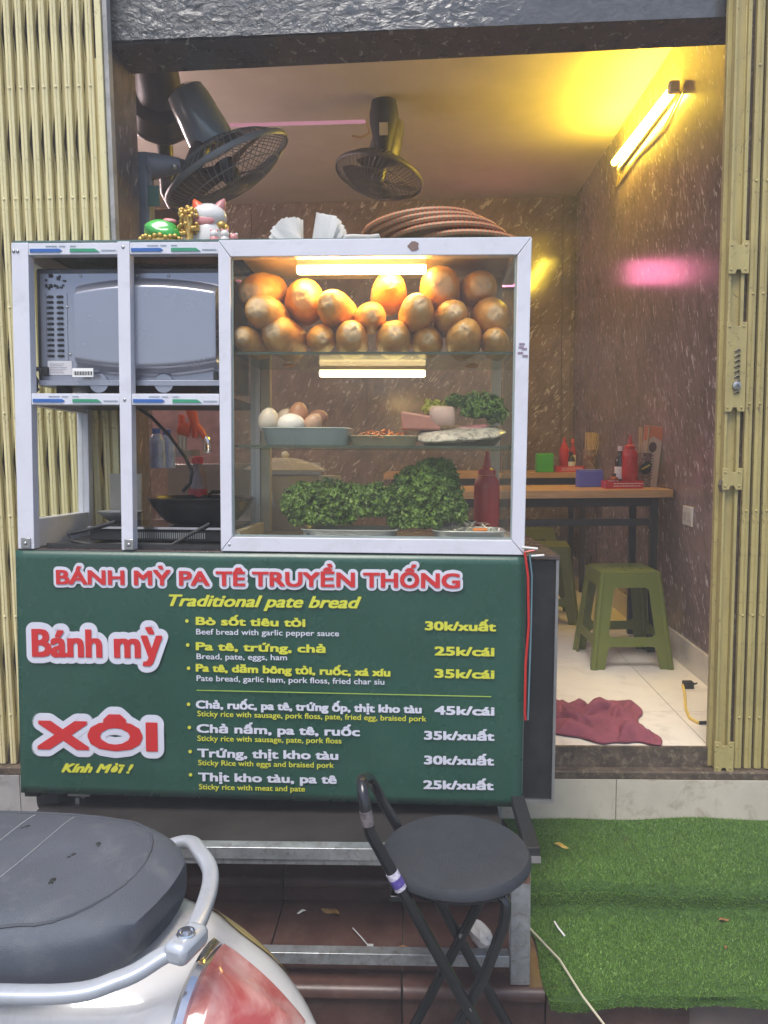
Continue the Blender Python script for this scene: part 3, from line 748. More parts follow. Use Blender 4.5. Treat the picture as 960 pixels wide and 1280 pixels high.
def jar(label, loc, mat, lid, r, h, grp=None):
    t = T('sauce_bottle', label, 'bottle', TR(*loc), grp)
    P('bottle_body', MB().lathe([(0.0001,0),(r,0),(r,h*0.6),(r*0.85,h*0.7),(r*0.45,h*0.78),(r*0.42,h*0.88),(0.0001,h*0.88)], 20), mat, t)
    P('cap', MB().lathe([(r*0.5,h*0.881),(r*0.5,h),(0.0001,h)], 16), lid, t)
    P('label_band', MB().lathe([(r*1.02,h*0.2),(r*1.02,h*0.5)], 20), PAPER, t)
    return t
SOY = plain('dark_sauce_glass', (0.03,0.012,0.008), 0.1)
def chopsticks(label, loc, s, seed):
    t = T('chopstick_holder', label, 'chopstick holder', TR(*loc), 'chopstick holders')
    P('holder', MB().lathe([(0.036*s,0),(0.040*s,0.13*s),(0.037*s,0.13*s),(0.034*s,0.004),(0.0001,0.004)], 20), m_hold, t)
    r = random.Random(seed)
    sm = MB().tube([(0,0,0),(0,0,0.225*s)], [0.0028*s,0.0038*s], 6).mesh('chopstick', WOOD2)
    for k in range(14):
        a = r.uniform(0, 2*PI); rr = r.uniform(0.0, 0.024)*s; o = P('chopstick', sm, None, t, loc=(rr*math.cos(a), rr*math.sin(a), 0.006))
        o.rotation_euler = (r.uniform(-0.12,0.12), r.uniform(-0.05,0.22), 0)
    return t
m_hold = stone('printed_holder', (0.16,0.07,0.04), (0.65,0.55,0.42), rough=0.35, sc3=(40,40,40), fl=0.5)
p = aZ(757, 611, zt1)
sauce_set((p.x, p.y, zt1), 1.0, 'nearer', 0)
tx, ty = p.x, p.y
bottle('red squeeze bottle with pointed nozzle in the nearer sauce tray', (tx+0.118, ty+0.05, zt1+0.004), REDP, 1.12)
jar('tall dark sauce bottle with white cap in the nearer sauce tray', (tx+0.082, ty+0.075, zt1+0.004), SOY, CERAM, 0.024, 0.185)
jar('short jar with dark lid in the nearer sauce tray', (tx+0.045, ty+0.04, zt1+0.004), plain('chili_oil', (0.25,0.03,0.01), 0.1), BLKM, 0.022, 0.062)
jar('bottle with yellow cap behind the nearer red squeeze bottle', (tx+0.13, ty+0.085, zt1+0.004), plain('amber_sauce', (0.25,0.12,0.03), 0.15), plain('yellow_cap', (0.7,0.6,0.3), 0.4), 0.016, 0.20)
p = aZ(832, 609, zt1)
chopsticks('printed holder full of chopsticks beside the nearer sauce tray', (p.x-0.085, p.y+0.07, zt1), 1.2, 1)
tg = T('seasoning_pouch', 'black pouch with a yellow stripe propped in front of the nearer chopsticks', 'pouch', TR(p.x-0.085, p.y+0.022, zt1+0.085))
P('pouch', MB().lathe([(0.0001,-0.03),(0.02,-0.02),(0.025,0.0),(0.015,0.03),(0.0001,0.035)], 16, Matrix.Rotation(0.5,4,'Y') @ Matrix.Diagonal((1,0.4,1,1))), BLKM, tg)
P('stripe', MB().box((-0.02,-0.0125,0.004),(0.022,-0.0105,0.011), Matrix.Rotation(-0.5,4,'Y')), plain('yellow_stripe', (0.7,0.6,0.08), 0.5), tg)
mc = T('menu_card', 'tall cream and orange menu card standing at the table corner against the wall', 'menu card', TR(p.x-0.105, p.y+0.05, zt1, -0.28) @ Matrix.Rotation(0.06, 4, 'Y'))
P('card', MB().prism([(0,0),(0.075,0),(0.085,0.28),(0.0,0.285)], 0, 0.004), plain('cream_card', (0.62,0.47,0.33), 0.5), mc)
P('orange_band', MB().prism([(0.002,0.21),(0.045,0.235),(0.0832,0.212),(0.0845,0.278),(0.002,0.283)], -0.001, -0.0004), plain('orange_print', (0.62,0.20,0.07), 0.5), mc)
mb = MB()
for k in range(9): mb.box((0.03, -0.001, 0.04+k*0.013), (0.055, -0.0004, 0.046+k*0.013))
P('printed_lines', mb, plain('grey_print', (0.3,0.22,0.17), 0.6), mc)
P('printed_seal', MB().prism([(0.045+0.017*math.cos(k*PI/8), 0.185+0.024*math.sin(k*PI/8)) for k in range(16)], -0.0013, -0.0005), plain('brown_print', (0.12,0.06,0.04), 0.6), mc)
def napbox(label, px0, px1, py0, py1, z, mat):
    yb_ = aZ(px0, py1, z).y if z == zt1 else yt2+0.02
    a = aY(px0, py1, yb_); b = aY(px1, py1, yb_); hgt = aY(px0, py0, a.y).z - z
    t = T('tissue_box', label, 'box', TR(a.x, a.y, z), 'small plastic boxes on the tables')
    P('box', B((0,0,0),(b.x-a.x,0.07,hgt)), mat, t, 0.004)
    P('lid', B((0.002,0.002,hgt+0.0005),(b.x-a.x-0.002,0.068,hgt+0.006)), mat, t, 0.002)
napbox('blue plastic box at the front edge of the nearer table', 723, 754, 589, 609, zt1, BLUEP)
napbox('bright green plastic box on the farther table', 671, 692, 568, 582, zt2, GREENP)
p = aY(694, 583, yt2+0.05); s2 = (yt2+0.03)/(ty)*0.66
sauce_set((p.x, yt2+0.03, zt2), 1.05, 'farther', 1)
bottle('red squeeze bottle in the farther sauce tray', (p.x+0.06, yt2+0.08, zt2+0.004), REDP, 1.0)
jar('dark bottle with black cap in the farther sauce tray', (p.x+0.10, yt2+0.07, zt2+0.004), SOY, BLKM, 0.024, 0.12)
jar('bottle with orange red cap in the farther sauce tray', (p.x+0.115, yt2+0.10, zt2+0.004), plain('chili_sauce', (0.45,0.05,0.02), 0.2), ORANGEP, 0.02, 0.20)
chopsticks('printed holder full of chopsticks on the farther table', (p.x+0.215, yt2+0.08, zt2), 1.05, 2)

# outlet, plug and cord, towel
p = aX(861.5, 645, XW)
ot = T('wall_socket', 'white square wall socket low on the right stone wall', 'socket', Matrix.Translation(p))
P('plate', B((-0.009,-0.055,-0.04),(-0.0005,0.055,0.04)), CERAM, ot, 0.003)
for k in (-1,1): P('outlet', B((-0.0115,k*0.025-0.016,-0.018),(-0.0095,k*0.025+0.016,0.018)), plain('socket_grey', (0.45,0.42,0.4), 0.5), ot, 0.001)
p = aZ(860, 860, ZF)
pc = T('power_plug', 'black loose plug with a short yellow wire on the cream floor', 'plug', Matrix.Translation(p))
P('plug', MB().box((-0.018,-0.014,0),(0.018,0.016,0.026)).tube([(0.018,0.0,0.014),(0.036,0.004,0.018)], 0.004, 6), BLKM, pc, 0.005)
g = lambda x, y: aZ(x, y, ZF+0.006)-p
P('wire', MB().tube([(-0.02,0,0.012), g(856,868), g(857,885), g(862,897), g(872,903), g(880,903)], 0.005, 8), plain('yellow_wire', (0.7,0.5,0.12), 0.4), pc)
P('wire_tip', MB().tube([g(874,903.5), g(884,903)], 0.0062, 8), BLKM, pc)
# towel: a crumpled cloth sheet
tc_ = [aZ(675, 880, ZF), aZ(790, 882, ZF), aZ(824, 935, ZF), aZ(690, 922, ZF)]
def towel_fn(i, j):
    top = tc_[0].lerp(tc_[1], i); bot = tc_[3].lerp(tc_[2], i); q = top.lerp(bot, j)
    n = mnoise.fractal(Vector((i*3.2+j*1.4, j*1.6, 0.7)), 0.8, 2.1, 4)
    rdg = abs(math.sin(i*9 + 2.4*math.sin(j*3.2+i*2) + 1.3*n))
    edge = min(1, 7*min(i, 1-i), 7*min(j, 1-j))
    q = q + Vector((0.02*math.sin(j*9)*1, 0.022*mnoise.noise(Vector((i*6,j*6,3))) + 0.018*math.sin(i*8+1), 0))
    q.z = ZF + 0.004 + (0.010 + 0.030*rdg**2*0.8 + 0.022*max(0,n))*edge + 0.004*abs(mnoise.noise(Vector((i*25,j*25,0))))
    return q
TOWEL = plain('maroon_towel', (0.24,0.060,0.085), 0.95, 0, 0.25, 14, 0.6, 700)
o = TM('towel', 'crumpled maroon towel lying on the cream floor at the doorway', 'towel', MB().grid(towel_fn, 90, 60), TOWEL)
sm_ = o.modifiers.new('s', 'SOLIDIFY'); sm_.thickness = 0.004; sm_.offset = 1

# kitchen corner seen through the left bay
kc = T('steel_counter', 'dim stainless counter with sink behind the stone pillar', 'counter', TR(-0.98, 2.95, ZF))
P('counter_body', B((-0.15,0.02,0),(0.55,0.5,0.60)), STEEL, kc, 0.004)
P('back_splash', B((-0.15,0.5,0.60),(0.55,0.52,0.86)), STEEL, kc, 0.004)
P('counter_top', B((-0.16,0.0,0.601),(0.56,0.5,0.625)), STEEL, kc, 0.006)
P('towel_bar', MB().tube([(0.18,-0.02,0.53),(0.5,-0.02,0.53)], 0.007, 8), CHROME, kc)
ky = 3.15
pp = aY(232, 560, ky)
kw = T('kitchen_backboard', 'pinkish white printed board standing behind the sink', 'board', TR(0,0,0))
a, b = aY(190, 508, 3.62), aY(285, 575, 3.62)
P('board', B((a.x,3.62,b.z-0.02),(b.x,3.635,a.z+0.06)), plain('pinkish_board', (0.55,0.33,0.31), 0.5, 0, 0.35, 9), kw)
js = T('juicer', 'orange lever juice press with chrome spout behind the wok', 'juicer', Matrix.Translation(aY(238, 572, ky)))
jc = aY(238, 572, ky); J = lambda px, py, dy=0: aY(px, py, ky+dy)-jc
P('body', MB().tube([J(224,535),J(238,538)], [0.03,0.03], 12).box(J(222,518,-0.02), J(232,540,0.03)), ORANGEP, js, 0.004)
P('column', MB().tube([J(225,540),J(225,566)], 0.012, 8).tube([J(230,540),J(230,566)], 0.012, 8), STEEL, js)
P('lever', MB().tube([J(243,528),J(252,540),J(259,552)], [0.013,0.016,0.010], 10).tube([J(241,515),J(243,528)], 0.018, 8), ORANGEP, js)
P('press_arm', MB().tube([J(238,512),J(245,536),J(244,548)], [0.02,0.018,0.012], 10), ORANGEP, js)
P('tap', MB().tube([J(259,566),J(259,550),J(256,543)], [0.02,0.018,0.006], 12), CHROME, js)
P('base', MB().box(J(218,563,-0.05), J(250,570,0.08)), STEEL, js)
for k, px in enumerate((197, 210)):
    q = aY(px, 585, 2.90+0.1*k)
    wb = T('water_bottle', ('small water bottle with blue cap nearer the stone pillar' if k == 0 else 'small water bottle with blue cap just right of the first'), 'bottle', Matrix.Translation(q), 'water bottles')
    P('bottle_body', MB().lathe([(0.0001,0),(0.03,0),(0.03,0.10),(0.02,0.125),(0.013,0.13),(0.0001,0.13)], 16), plain('blue_white_label', (0.30,0.38,0.60), 0.15, 0, 0.3, 30), wb)
    P('cap', MB().lathe([(0.016,0.131),(0.016,0.15),(0.0001,0.15)], 14), plain('blue_cap', (0.03,0.12,0.5), 0.3), wb)

# ================================================================= CART (local frame u, w, v)
WC, HB, HC, DC = 1.3, 0.640, 0.770, 0.375
cart = T('food_cart', 'black food cart with a green printed menu banner across its front', 'food cart', MC)
ub = K(697, 700, 0.02).x
P('body', MB().box((0.012,0.02,-HB+0.006),(ub,0.36,-0.012)), BLACKP, cart, 0.003)
P('counter_top', MB().box((0.0,0.004,-0.011),(ub+0.003,0.378,0.0)), plain('dark_counter_top', (0.07,0.05,0.045), 0.25, 0, 0.15), cart, 0.002)
P('rear_shelf', MB().box((0.20,0.379,-0.03),(ub,0.80,-0.0015)).box((0.24,0.74,-HB),(0.28,0.78,-0.031)).box((ub-0.06,0.74,-HB),(ub-0.02,0.78,-0.031)), plain('dark_counter_top', (0,0,0)), cart, 0.002)
P('corner_trim', MB().box((ub-0.004,0.014,-HB+0.006),(ub+0.003,0.0195,-0.012)).box((1.297,0.012,-HB+0.006),(1.303,0.0195,-0.012)), STEEL, cart)
P('bottom_trim', MB().box((1.304,0.012,-HB+0.004),(ub-0.005,0.0195,-HB+0.014)), STEEL, cart)
# banner: a slightly rippled vinyl sheet
def banner_fn(i, j):
    u = i*WC; v = -0.003 - j*(HB-0.003)
    return Vector((u, 0.0042*mnoise.noise(Vector((u*5+v*3, v*4, 2)))*min(1, 8*min(i,1-i), 8*min(j,1-j)) - 0.001, v))
GBAN = plain('green_vinyl', (0.022,0.080,0.055), 0.26, 0, 0.10, 3.5, 0.02, 300)
mb = MB().grid(banner_fn, 60, 30); me = mb.mesh('banner', GBAN)
ban = P('banner', me, None, cart)
sdm = ban.modifiers.new('s', 'SOLIDIFY'); sdm.thickness = 0.003; sdm.offset = 0
def BK(px, py): q = K(px, py, -0.004); return (q.x, q.z)
PX = 1/494.0
WHT = plain('print_white', (0.68,0.68,0.76), 0.4, 0, 0.03); REDI = plain('print_red', (0.60,0.028,0.028), 0.4, 0, 0.03)
YELI = plain('print_yellow', (0.66,0.66,0.06), 0.4, 0, 0.03)
def BT(body, x0, y0, x1, y1, cap, mat, bold=0.0, shear=0.0, off=0.006, name='lettering', ring=8):
    return lettering(ban, body, BK(x0,y0), BK(x1,y1), cap*PX, mat, off, bold*PX, shear, name, ring=ring)
def both(body, x0, y0, x1, y1, cap, bold, outl, shear=0.0):
    a = lettering(ban, body, BK(x0,y0), BK(x1,y1), cap*PX, REDI, 0.0080, bold*PX, shear, 'lettering')
    q0, q1 = BK(x0-outl*0.0, y0), BK(x1+outl*0.0, y1)
    V, F = text_mesh(body, shear); V = V.copy()
    L = math.hypot(q1[0]-q0[0], q1[1]-q0[1]); ang = math.atan2(q1[1]-q0[1], q1[0]-q0[0])
    bx = bold*PX; X = (V[:,0]-V[:,0].min())/(V[:,0].max()-V[:,0].min())*(L-2*bx)+bx; Y = V[:,1]*cap*PX/CAPR
    mb = MB(); ca, sa = math.cos(ang), math.sin(ang); i = 0
    for rr, n in ((0.35*(outl*PX+bx), 8), (0.68*(outl*PX+bx), 14), (outl*PX+bx, 14+int(3*outl))):
        for k in range(n):
            dx, dy = rr*math.cos(2*PI*k/n), rr*math.sin(2*PI*k/n)
            mb.add([(q0[0]+(a_+dx)*ca-(b_+dy)*sa, -0.0040-0.00005*i, q0[1]+(a_+dx)*sa+(b_+dy)*ca) for a_, b_ in zip(X, Y)], F); i += 1
    P('letter_outline', mb.mesh('letter_outline', WHT, fix=False), None, ban)
both('BÁNH MỲ PA TÊ TRUYỀN THỐNG', 71, 729.5, 575, 734.5, 17.2, 1.15, 3.6)
both('Bánh mỳ', 41, 819.5, 204, 821.5, 34, 1.9, 7.5)
both('XÔI', 47, 934, 198, 937, 34, 3.3, 8.0)
BT('Traditional pate bread', 211.5, 757, 452, 760, 14, YELI, 0.8, 0.32)
BT('Kính Mời !', 77, 964.5, 167.5, 966, 11, YELI, 0.9, 0.45)
items = [
 ('Bò sốt tiêu tỏi', 245, 780.5, 382, 783.0, 10.2, YELI), ('Pa tê, trứng, chả', 245, 812, 407, 815.5, 10.2, YELI), ('Pa tê, dăm bông tỏi, ruốc, xá xíu', 245, 838.7, 488, 845, 9.8, YELI),
 ('Chả, ruốc, pa tê, trứng ốp, thịt kho tàu', 245, 884.7, 527, 891, 10.2, WHT), ('Chả nấm, pa tê, ruốc', 246, 915, 450, 919.5, 11, WHT), ('Trứng, thịt kho tàu', 247, 945.6, 423, 949, 11, WHT), ('Thịt kho tàu, pa tê', 248, 975.5, 421, 979, 11, WHT)]
for b_, x0, y0, x1, y1, cp, mt in items: BT(b_, x0, y0, x1, y1, cp-0.8, mt, 0.8)
subs = [
 ('Beef bread with garlic pepper sauce', 245.5, 792.7, 424, 795, 7, WHT), ('Bread, pate, eggs, ham', 246, 823.5, 359, 825, 7, WHT), ('Pate bread, garlic ham, pork floss, fried char siu', 246, 850.7, 480.5, 855.5, 7, WHT),
 ('Sticky rice with sausage, pork floss, pate, fried egg, braised pork', 247, 894.8, 533, 901.5, 6.8, YELI), ('Sticky rice with sausage, pate, pork floss', 247, 925.6, 427, 929, 6.8, YELI), ('Sticky Rice with eggs and braised pork', 248, 956, 417.5, 959.5, 6.8, YELI), ('Sticky rice with meat and pate', 249, 986, 381.5, 989, 6.8, YELI)]
for b_, x0, y0, x1, y1, cp, mt in subs: BT(b_, x0, y0, x1, y1, cp, mt, 0.16, ring=4)
prices = [('30k/xuất', 531, 787, 620, 788.5, YELI), ('25k/cái', 543, 818.5, 618, 819.7, YELI), ('35k/cái', 543, 846.5, 618, 847.8, YELI), ('45k/cái', 543, 892.5, 618, 893.8, WHT), ('35k/xuất', 530, 923.7, 618, 925.2, WHT), ('30k/xuất', 530, 954.5, 617.5, 956, WHT), ('25k/xuất', 529, 985.3, 617, 986.8, WHT)]
for b_, x0, y0, x1, y1, mt in prices: BT(b_, x0, y0, x1, y1, 10.2, mt, 0.9)
mb = MB()
for x, y in ((234,776),(235,806),(236,835),(236,880),(237,909),(238,939),(238.5,968)):
    q = BK(x, y); mb.prism([(q[0]+0.0045*math.cos(k*PI/6), q[1]+0.0045*math.sin(k*PI/6)) for k in range(12)], -0.0066, -0.0060)
P('bullet_dots', mb, YELI, ban)
q0, q1 = BK(246, 863), BK(614, 871)
P('divider_line', MB().prism([(q0[0],q0[1]),(q1[0],q1[1]),(q1[0],q1[1]+0.0022),(q0[0],q0[1]+0.0022)], -0.0066, -0.0060), plain('print_lime', (0.35,0.50,0.08), 0.4), ban)
# red and blue wire hanging at the banner's edge
e = lambda px, py, w_=-0.012: K(px, py, w_)
P('red_wire', MB().tube([e(668,688), e(656,690), e(660,720), e(661,780), e(657,830), e(656,890), e(657,900)], 0.0032, 6), REDP, cart)
P('blue_wire', MB().tube([e(672,694), e(662,693), e(665,720), e(664,780), e(660,900)], 0.0022, 6), plain('blue_grey_wire', (0.12,0.22,0.26), 0.4), cart)
P('wire_ties', MB().tube([e(652,684), e(672,686)], 0.0035, 6).tube([e(664,695), e(680,694)], 0.003, 6), CERAM, cart)
# casters and a dark bag under the cart
for (u, w_) in ((0.13, 0.06), (1.2, 0.32), (0.13, 0.32), (1.22, 0.08)):
    c = P('caster', MB().box((-0.03,-0.012,0.03),(0.03,0.012,0.06)).box((-0.006,-0.02,-0.02),(0.006,-0.014,0.03)).box((-0.006,0.014,-0.02),(0.006,0.02,0.03)), STEEL, cart, 0.002, loc=(u, w_, -HB-0.06))
    P('wheel', MB().lathe([(0.0001,-0.013),(0.034,-0.013),(0.038,-0.008),(0.038,0.008),(0.034,0.013),(0.0001,0.013)], 20, Matrix.Rotation(PI/2,4,'X'), (0,0,-0.028)), BLKM, c)
qb = K(95, 1005, 0.05)
TM('cloth_bag', 'dark crumpled bag hanging under the left end of the cart', 'bag', MB().ball((0,0,0), 0.06, 18, (0.75,0.5,0.8), fn=lambda p: p*(1+0.22*mnoise.noise(p*28))), BLKM, CM(qb.x-0.07, 0.07, -HB-0.045))

# ---- display cabinet
cab = T('display_cabinet', 'white framed glass food cabinet standing on the green bannered cart', 'cabinet', MC)
def bar(a, b, w0=0.0, w1=0.03, nm='frame_bar', mat=None, bev=0.0012, off=0.0):
    """front bar given by two opposite pixel corners"""
    q, r = K(*a, 0.0), K(*b, 0.0)
    return P(nm, B((q.x, w0+off, r.z), (r.x, w1, q.z)), mat or WHITEFR, cab, bev)
def U(px, py=500): return K(px, py, 0.0).x
def Vv(py, px=400): return K(px, py, 0.0).z
uL0, uL1 = U(14,310), U(14,310)+0.043
uM0, uM1 = U(148,400), U(163,400)
uG0, uG1 = U(274,500), U(289,500)
uR0, uR1 = U(644,500), U(661,500)
vT = Vv(302,200); vTL = vT - 0.030
vm1, vm0 = Vv(492,150), Vv(506,150)
vgT = Vv(320,450); vgB = Vv(673,450)
f_ = 0.03
# left bay
P('frame_bar', B((uL0,0,0.001),(uL1,f_,vT)), WHITEFR, cab, 0.0012)
P('frame_bar', B((uM0,-0.001,0.001),(uM1,f_,vT+0.001)), WHITEFR, cab, 0.0012)
for (x0, x1) in ((uL1, uM0), (uM1, uG0)):
    for (z0, z1) in ((vTL, vT-0.001), (vm0, vm1)):
        P('frame_bar', B((x0+0.0005,0.001,z0),(x1-0.0005,f_-0.001,z1)), WHITEFR, cab, 0.0012)
        # protective film print: blue and green strips with faint marks
        w_ = x1-x0; zc = z0+(z1-z0)*0.36; hh = 0.0042
        mb = MB().prism([(x0+w_*0.02,zc-hh),(x0+w_*0.35,zc-hh),(x0+w_*0.38,zc),(x0+w_*0.35,zc+hh),(x0+w_*0.02,zc+hh)], -0.0012, 0.0006)
        P('blue_strip', mb, plain('film_blue', (0.03,0.13,0.42), 0.4), cab)
        mb = MB().prism([(x0+w_*0.47,zc-hh),(x0+w_*0.80,zc-hh),(x0+w_*0.75,zc+hh*0.9),(x0+w_*0.47,zc+hh)], -0.0012, 0.0006)
        P('green_strip', mb, plain('film_green', (0.04,0.30,0.16), 0.4), cab)
        mb = MB()
        for (a_, b_) in ((0.20,0.32),(0.35,0.41),(0.47,0.54)):
            k = a_
            while k < b_: mb.box((x0+w_*k,-0.0006,zc+0.0095),(x0+w_*(k+0.009),0.0006,zc+0.0115)); k += 0.014
        k = 0.82
        while k < 0.98: mb.box((x0+w_*k,-0.0006,zc-0.002),(x0+w_*(k+0.012),0.0006,zc+0.001)); k += 0.018
        P('film_marks', mb, plain('film_grey', (0.28,0.36,0.40), 0.5), cab, kind='stuff')
# screws and corner brackets
mb = MB()
for u, v in ((U(22,317),Vv(314,22)),(U(17,317),Vv(314,16)),(U(154,312),Vv(309,154)),(U(156,500),Vv(500,156)),(U(287,680),Vv(681,287))): mb.ball((u,-0.001,v), 0.0045, 8, (1,0.5,1))
P('screws', mb, STEEL, cab)
for u, v in ((U(33,678),Vv(679,33)),(U(162,682),Vv(681,161))):
    P('corner_bracket', MB().box((u-0.012,-0.005,v-0.012),(u+0.012,-0.0012,v+0.014)).ball((u,-0.006,v), 0.005, 8, (1,0.5,1)), STEEL, cab, 0.001)
# left end panel
P('end_frame', B((uL0+0.002,DC-0.03,0.001),(uL0+0.036,DC,vT)), WHITEFR, cab, 0.001)
P('end_rail', B((uL0+0.004,f_+0.0005,0.002),(uL0+0.034,DC-0.031,0.075)), WHITEFR, cab, 0.001)
P('end_rail', B((uL0+0.004,f_+0.0005,vT-0.04),(uL0+0.034,DC-0.031,vT-0.002)), WHITEFR, cab, 0.001)
P('end_rail', B((uL0+0.004,f_+0.0005,vm0),(uL0+0.034,DC-0.031,vm1)), WHITEFR, cab, 0.001)
P('end_pane', B((uL0+0.017,f_,0.07),(uL0+0.021,DC-0.03,vT-0.04)), GLASSC, cab)
P('shelf_board', B((uL1+0.001,0.031,vm0+0.012),(uG0-0.001,DC,vm1+0.003)), plain('dark_shelf', (0.03,0.028,0.027), 0.4), cab)
P('top_pane', B((uL0+0.002,0.004,vT+0.001),(uR1-0.002,DC,vT+0.006)), plain('green_edge_glass_top', (0.10,0.16,0.14), 0.1), cab)
P('rear_rail', B((uL0+0.037,DC-0.028,vT-0.035),(uG0,DC-0.003,vT-0.002)), WHITEFR, cab, 0.001)
P('rear_post', B((uG0+0.001,DC-0.03,0.001),(uG1-0.002,DC-0.001,vT)), WHITEFR, cab, 0.001)
# glass section front frame, mitred corners
def mitre(poly): P('front_frame', MB().prism(poly, -0.002, f_), WHITEFR, cab, 0.0015)
o0, o1, o2, o3 = (uG0,vT+0.002), (uR1,vT+0.004), (uR1-0.004,0.0015), (uG0+0.002,0.0015)
i0, i1, i2, i3 = (uG1,vgT), (uR0,vgT), (uR0-0.003,vgB), (uG1+0.001,vgB)
eps = 0.0004
for A_, B_, C_, D_ in ((o0,o1,i1,i0),(o1,o2,i2,i1),(o2,o3,i3,i2),(o3,o0,i0,i3)):
    cx_ = sum(q[0] for q in (A_,B_,C_,D_))/4; cz_ = sum(q[1] for q in (A_,B_,C_,D_))/4
    mitre([(q[0]+(cx_-q[0])*0.002, q[1]+(cz_-q[1])*0.002) for q in (A_,B_,C_,D_)])
P('front_pane', B((uG1-0.004,0.010,vgB-0.004),(uR0+0.004,0.014,vgT+0.004)), GLASSM, cab)
P('inner_seal', MB().box((uG1+0.0005,0.006,vgB+0.001),(uG1+0.005,0.009,vgT-0.001)).box((uR0-0.006,0.006,vgB+0.001),(uR0-0.001,0.009,vgT-0.001)).box((uG1+0.0055,0.006,vgB+0.001),(uR0-0.0065,0.009,vgB+0.006)), plain('seal_rubber', (0.25,0.30,0.28), 0.4), cab)
uP = K(337, 560, DC).x; uQ = K(630, 560, DC).x
P('rear_post', B((uG1+0.001,DC-0.028,0.001),(uG1+0.028,DC,vT-0.001)), plain('yellowed_frame', (0.52,0.46,0.34), 0.4), cab, 0.001)
P('rear_post', B((uR0-0.028,DC-0.028,0.001),(uR0-0.001,DC,vT-0.001)), plain('yellowed_frame', (0.5,0.5,0.5)), cab, 0.001)
P('side_pane', B((uR0+0.002,f_+0.001,0.02),(uR0+0.006,DC-0.03,vT-0.02)), GLASSC, cab)
P('side_rail', B((uR0-0.006,f_+0.001,0.002),(uR1-0.004,DC-0.03,0.03)), WHITEFR, cab, 0.001)
P('side_rail', B((uR0-0.006,f_+0.001,vT-0.032),(uR1-0.004,DC-0.03,vT-0.002)), WHITEFR, cab, 0.001)
P('inner_side_rail', B((uG1-0.006,f_+0.001,0.002),(uG1+0.012,DC-0.03,0.05)), plain('yellowed_frame', (0.5,0.5,0.5)), cab, 0.001)
P('inner_side_pane', B((uG0+0.012,f_+0.001,0.05),(uG0+0.016,DC-0.03,vT-0.03)), GLASSC, cab)
P('cabinet_floor', B((uG0+0.002,f_+0.0005,0.001),(uR1-0.006,DC,0.022)), STEEL, cab)
P('ceiling_panel', B((uG1,f_+0.001,vT-0.012),(uR0,DC-0.03,vT-0.002)), plain('cream_panel', (0.50,0.46,0.38), 0.5), cab)
v1 = K(450, 440, 0.03).z; v2 = K(450, 557, 0.03).z
P('shelf', B((uG1+0.002,0.030,v1-0.006),(uR0-0.002,DC-0.03,v1)), SHELFG, cab)
P('shelf_edge', B((uG1+0.002,0.027,v1-0.0062),(uR0-0.002,0.0295,v1+0.0002)), plain('dark_glass_edge', (0.05,0.07,0.045), 0.2), cab)
P('shelf', B((uG1+0.002,0.030,v2-0.006),(uR0-0.002,DC-0.03,v2)), SHELFG, cab)
P('shelf_edge', B((uG1+0.002,0.027,v2-0.0062),(uR0-0.002,0.0295,v2+0.0002)), plain('dark_glass_edge', (0,0,0)), cab)
# the two lamps inside
WARM = emit('warm_tube', (1.0, 0.69, 0.26), 36.0); WARM2 = emit('warm_tube_dim', (1.0, 0.74, 0.36), 7.0)
wl = 0.10
q0, q1 = K(371, 337, wl), K(533, 337, wl)
lp = P('lamp_housing', B((q0.x,wl-0.012,q0.z+0.008),(q1.x,wl+0.03,q0.z+0.026)), plain('lamp_housing_white', (0.7,0.62,0.48), 0.4), cab, 0.002)
P('glowing_tube', B((q0.x+0.001,wl-0.010,q0.z-0.011),(q1.x-0.001,wl+0.012,q0.z+0.0075)), WARM, lp, 0.004)
wl = 0.31
q0, q1 = K(399, 467, wl), K(532, 467, wl)
lp = P('lamp_housing', B((q0.x,wl-0.012,q0.z+0.009),(q1.x,wl+0.03,q0.z+0.022)), plain('lamp_housing_white', (0,0,0)), cab, 0.002)
P('glowing_tube', B((q0.x+0.001,wl-0.010,q0.z-0.009),(q1.x-0.001,wl+0.012,q0.z+0.0085)), WARM2, lp, 0.004)
mb = MB()
for (px, py) in ((652,430),(655,436),(650,441),(656,445),(651,434)): q = K(px, py, 0); mb.box((q.x-0.006,-0.0032,q.z-0.003),(q.x+0.007,-0.0024,q.z+0.002), Matrix.Translation((0,0,0)))
P('worn_sticker', mb, plain('worn_sticker', (0.30,0.22,0.28), 0.6, 0, 0.5, 200), cab)
q = K(517, 308, 0); P('glue_stain', MB().prism([(q.x+0.014*math.cos(k*PI/5)*(0.8+0.3*(k%2)), q.z+0.012*math.sin(k*PI/5)) for k in range(10)], -0.0032, -0.0024), plain('brown_stain', (0.22,0.14,0.12), 0.7), cab)

# ---- microwave, its back to the street
mw0, mw1 = K(44, 335, 0.05), K(272, 487, 0.05)
mw = T('microwave', 'grey microwave oven seen from behind on the left cabinet shelf', 'microwave', CM(mw0.x, 0.05, vm1+0.006))
Wm, Hm = uG0-0.004-mw0.x, mw0.z-(vm1+0.006)
MWG = plain('microwave_grey_paint', (0.30,0.31,0.36), 0.24, 0.5, 0.04, 5)
P('case', B((0,0.004,0.018),(Wm,0.30,Hm)), plain('microwave_dark_case', (0.05,0.05,0.055), 0.35), mw, 0.004)
def mwf(i, j):
    x = 0.012 + i*(Wm-0.018); z = 0.03 + j*(Hm-0.045)
    a = (i-0.60)/0.40; bz = (j-0.50)/0.40
    lim = 0.98 + 0.17*(1-min(1, abs(a))**2)
    ex = max(0, 1-abs(a)**14); ez = max(0, min(1, (lim-abs(bz))/0.27)); ez = ez*ez*(3-2*ez)
    ex = min(1, max(0, (1.0-abs(a))/0.03))
    return Vector((x, -0.026*ex*ez, z))
P('back_plate', MB().grid(mwf, 90, 70), MWG, mw)
mb = MB()
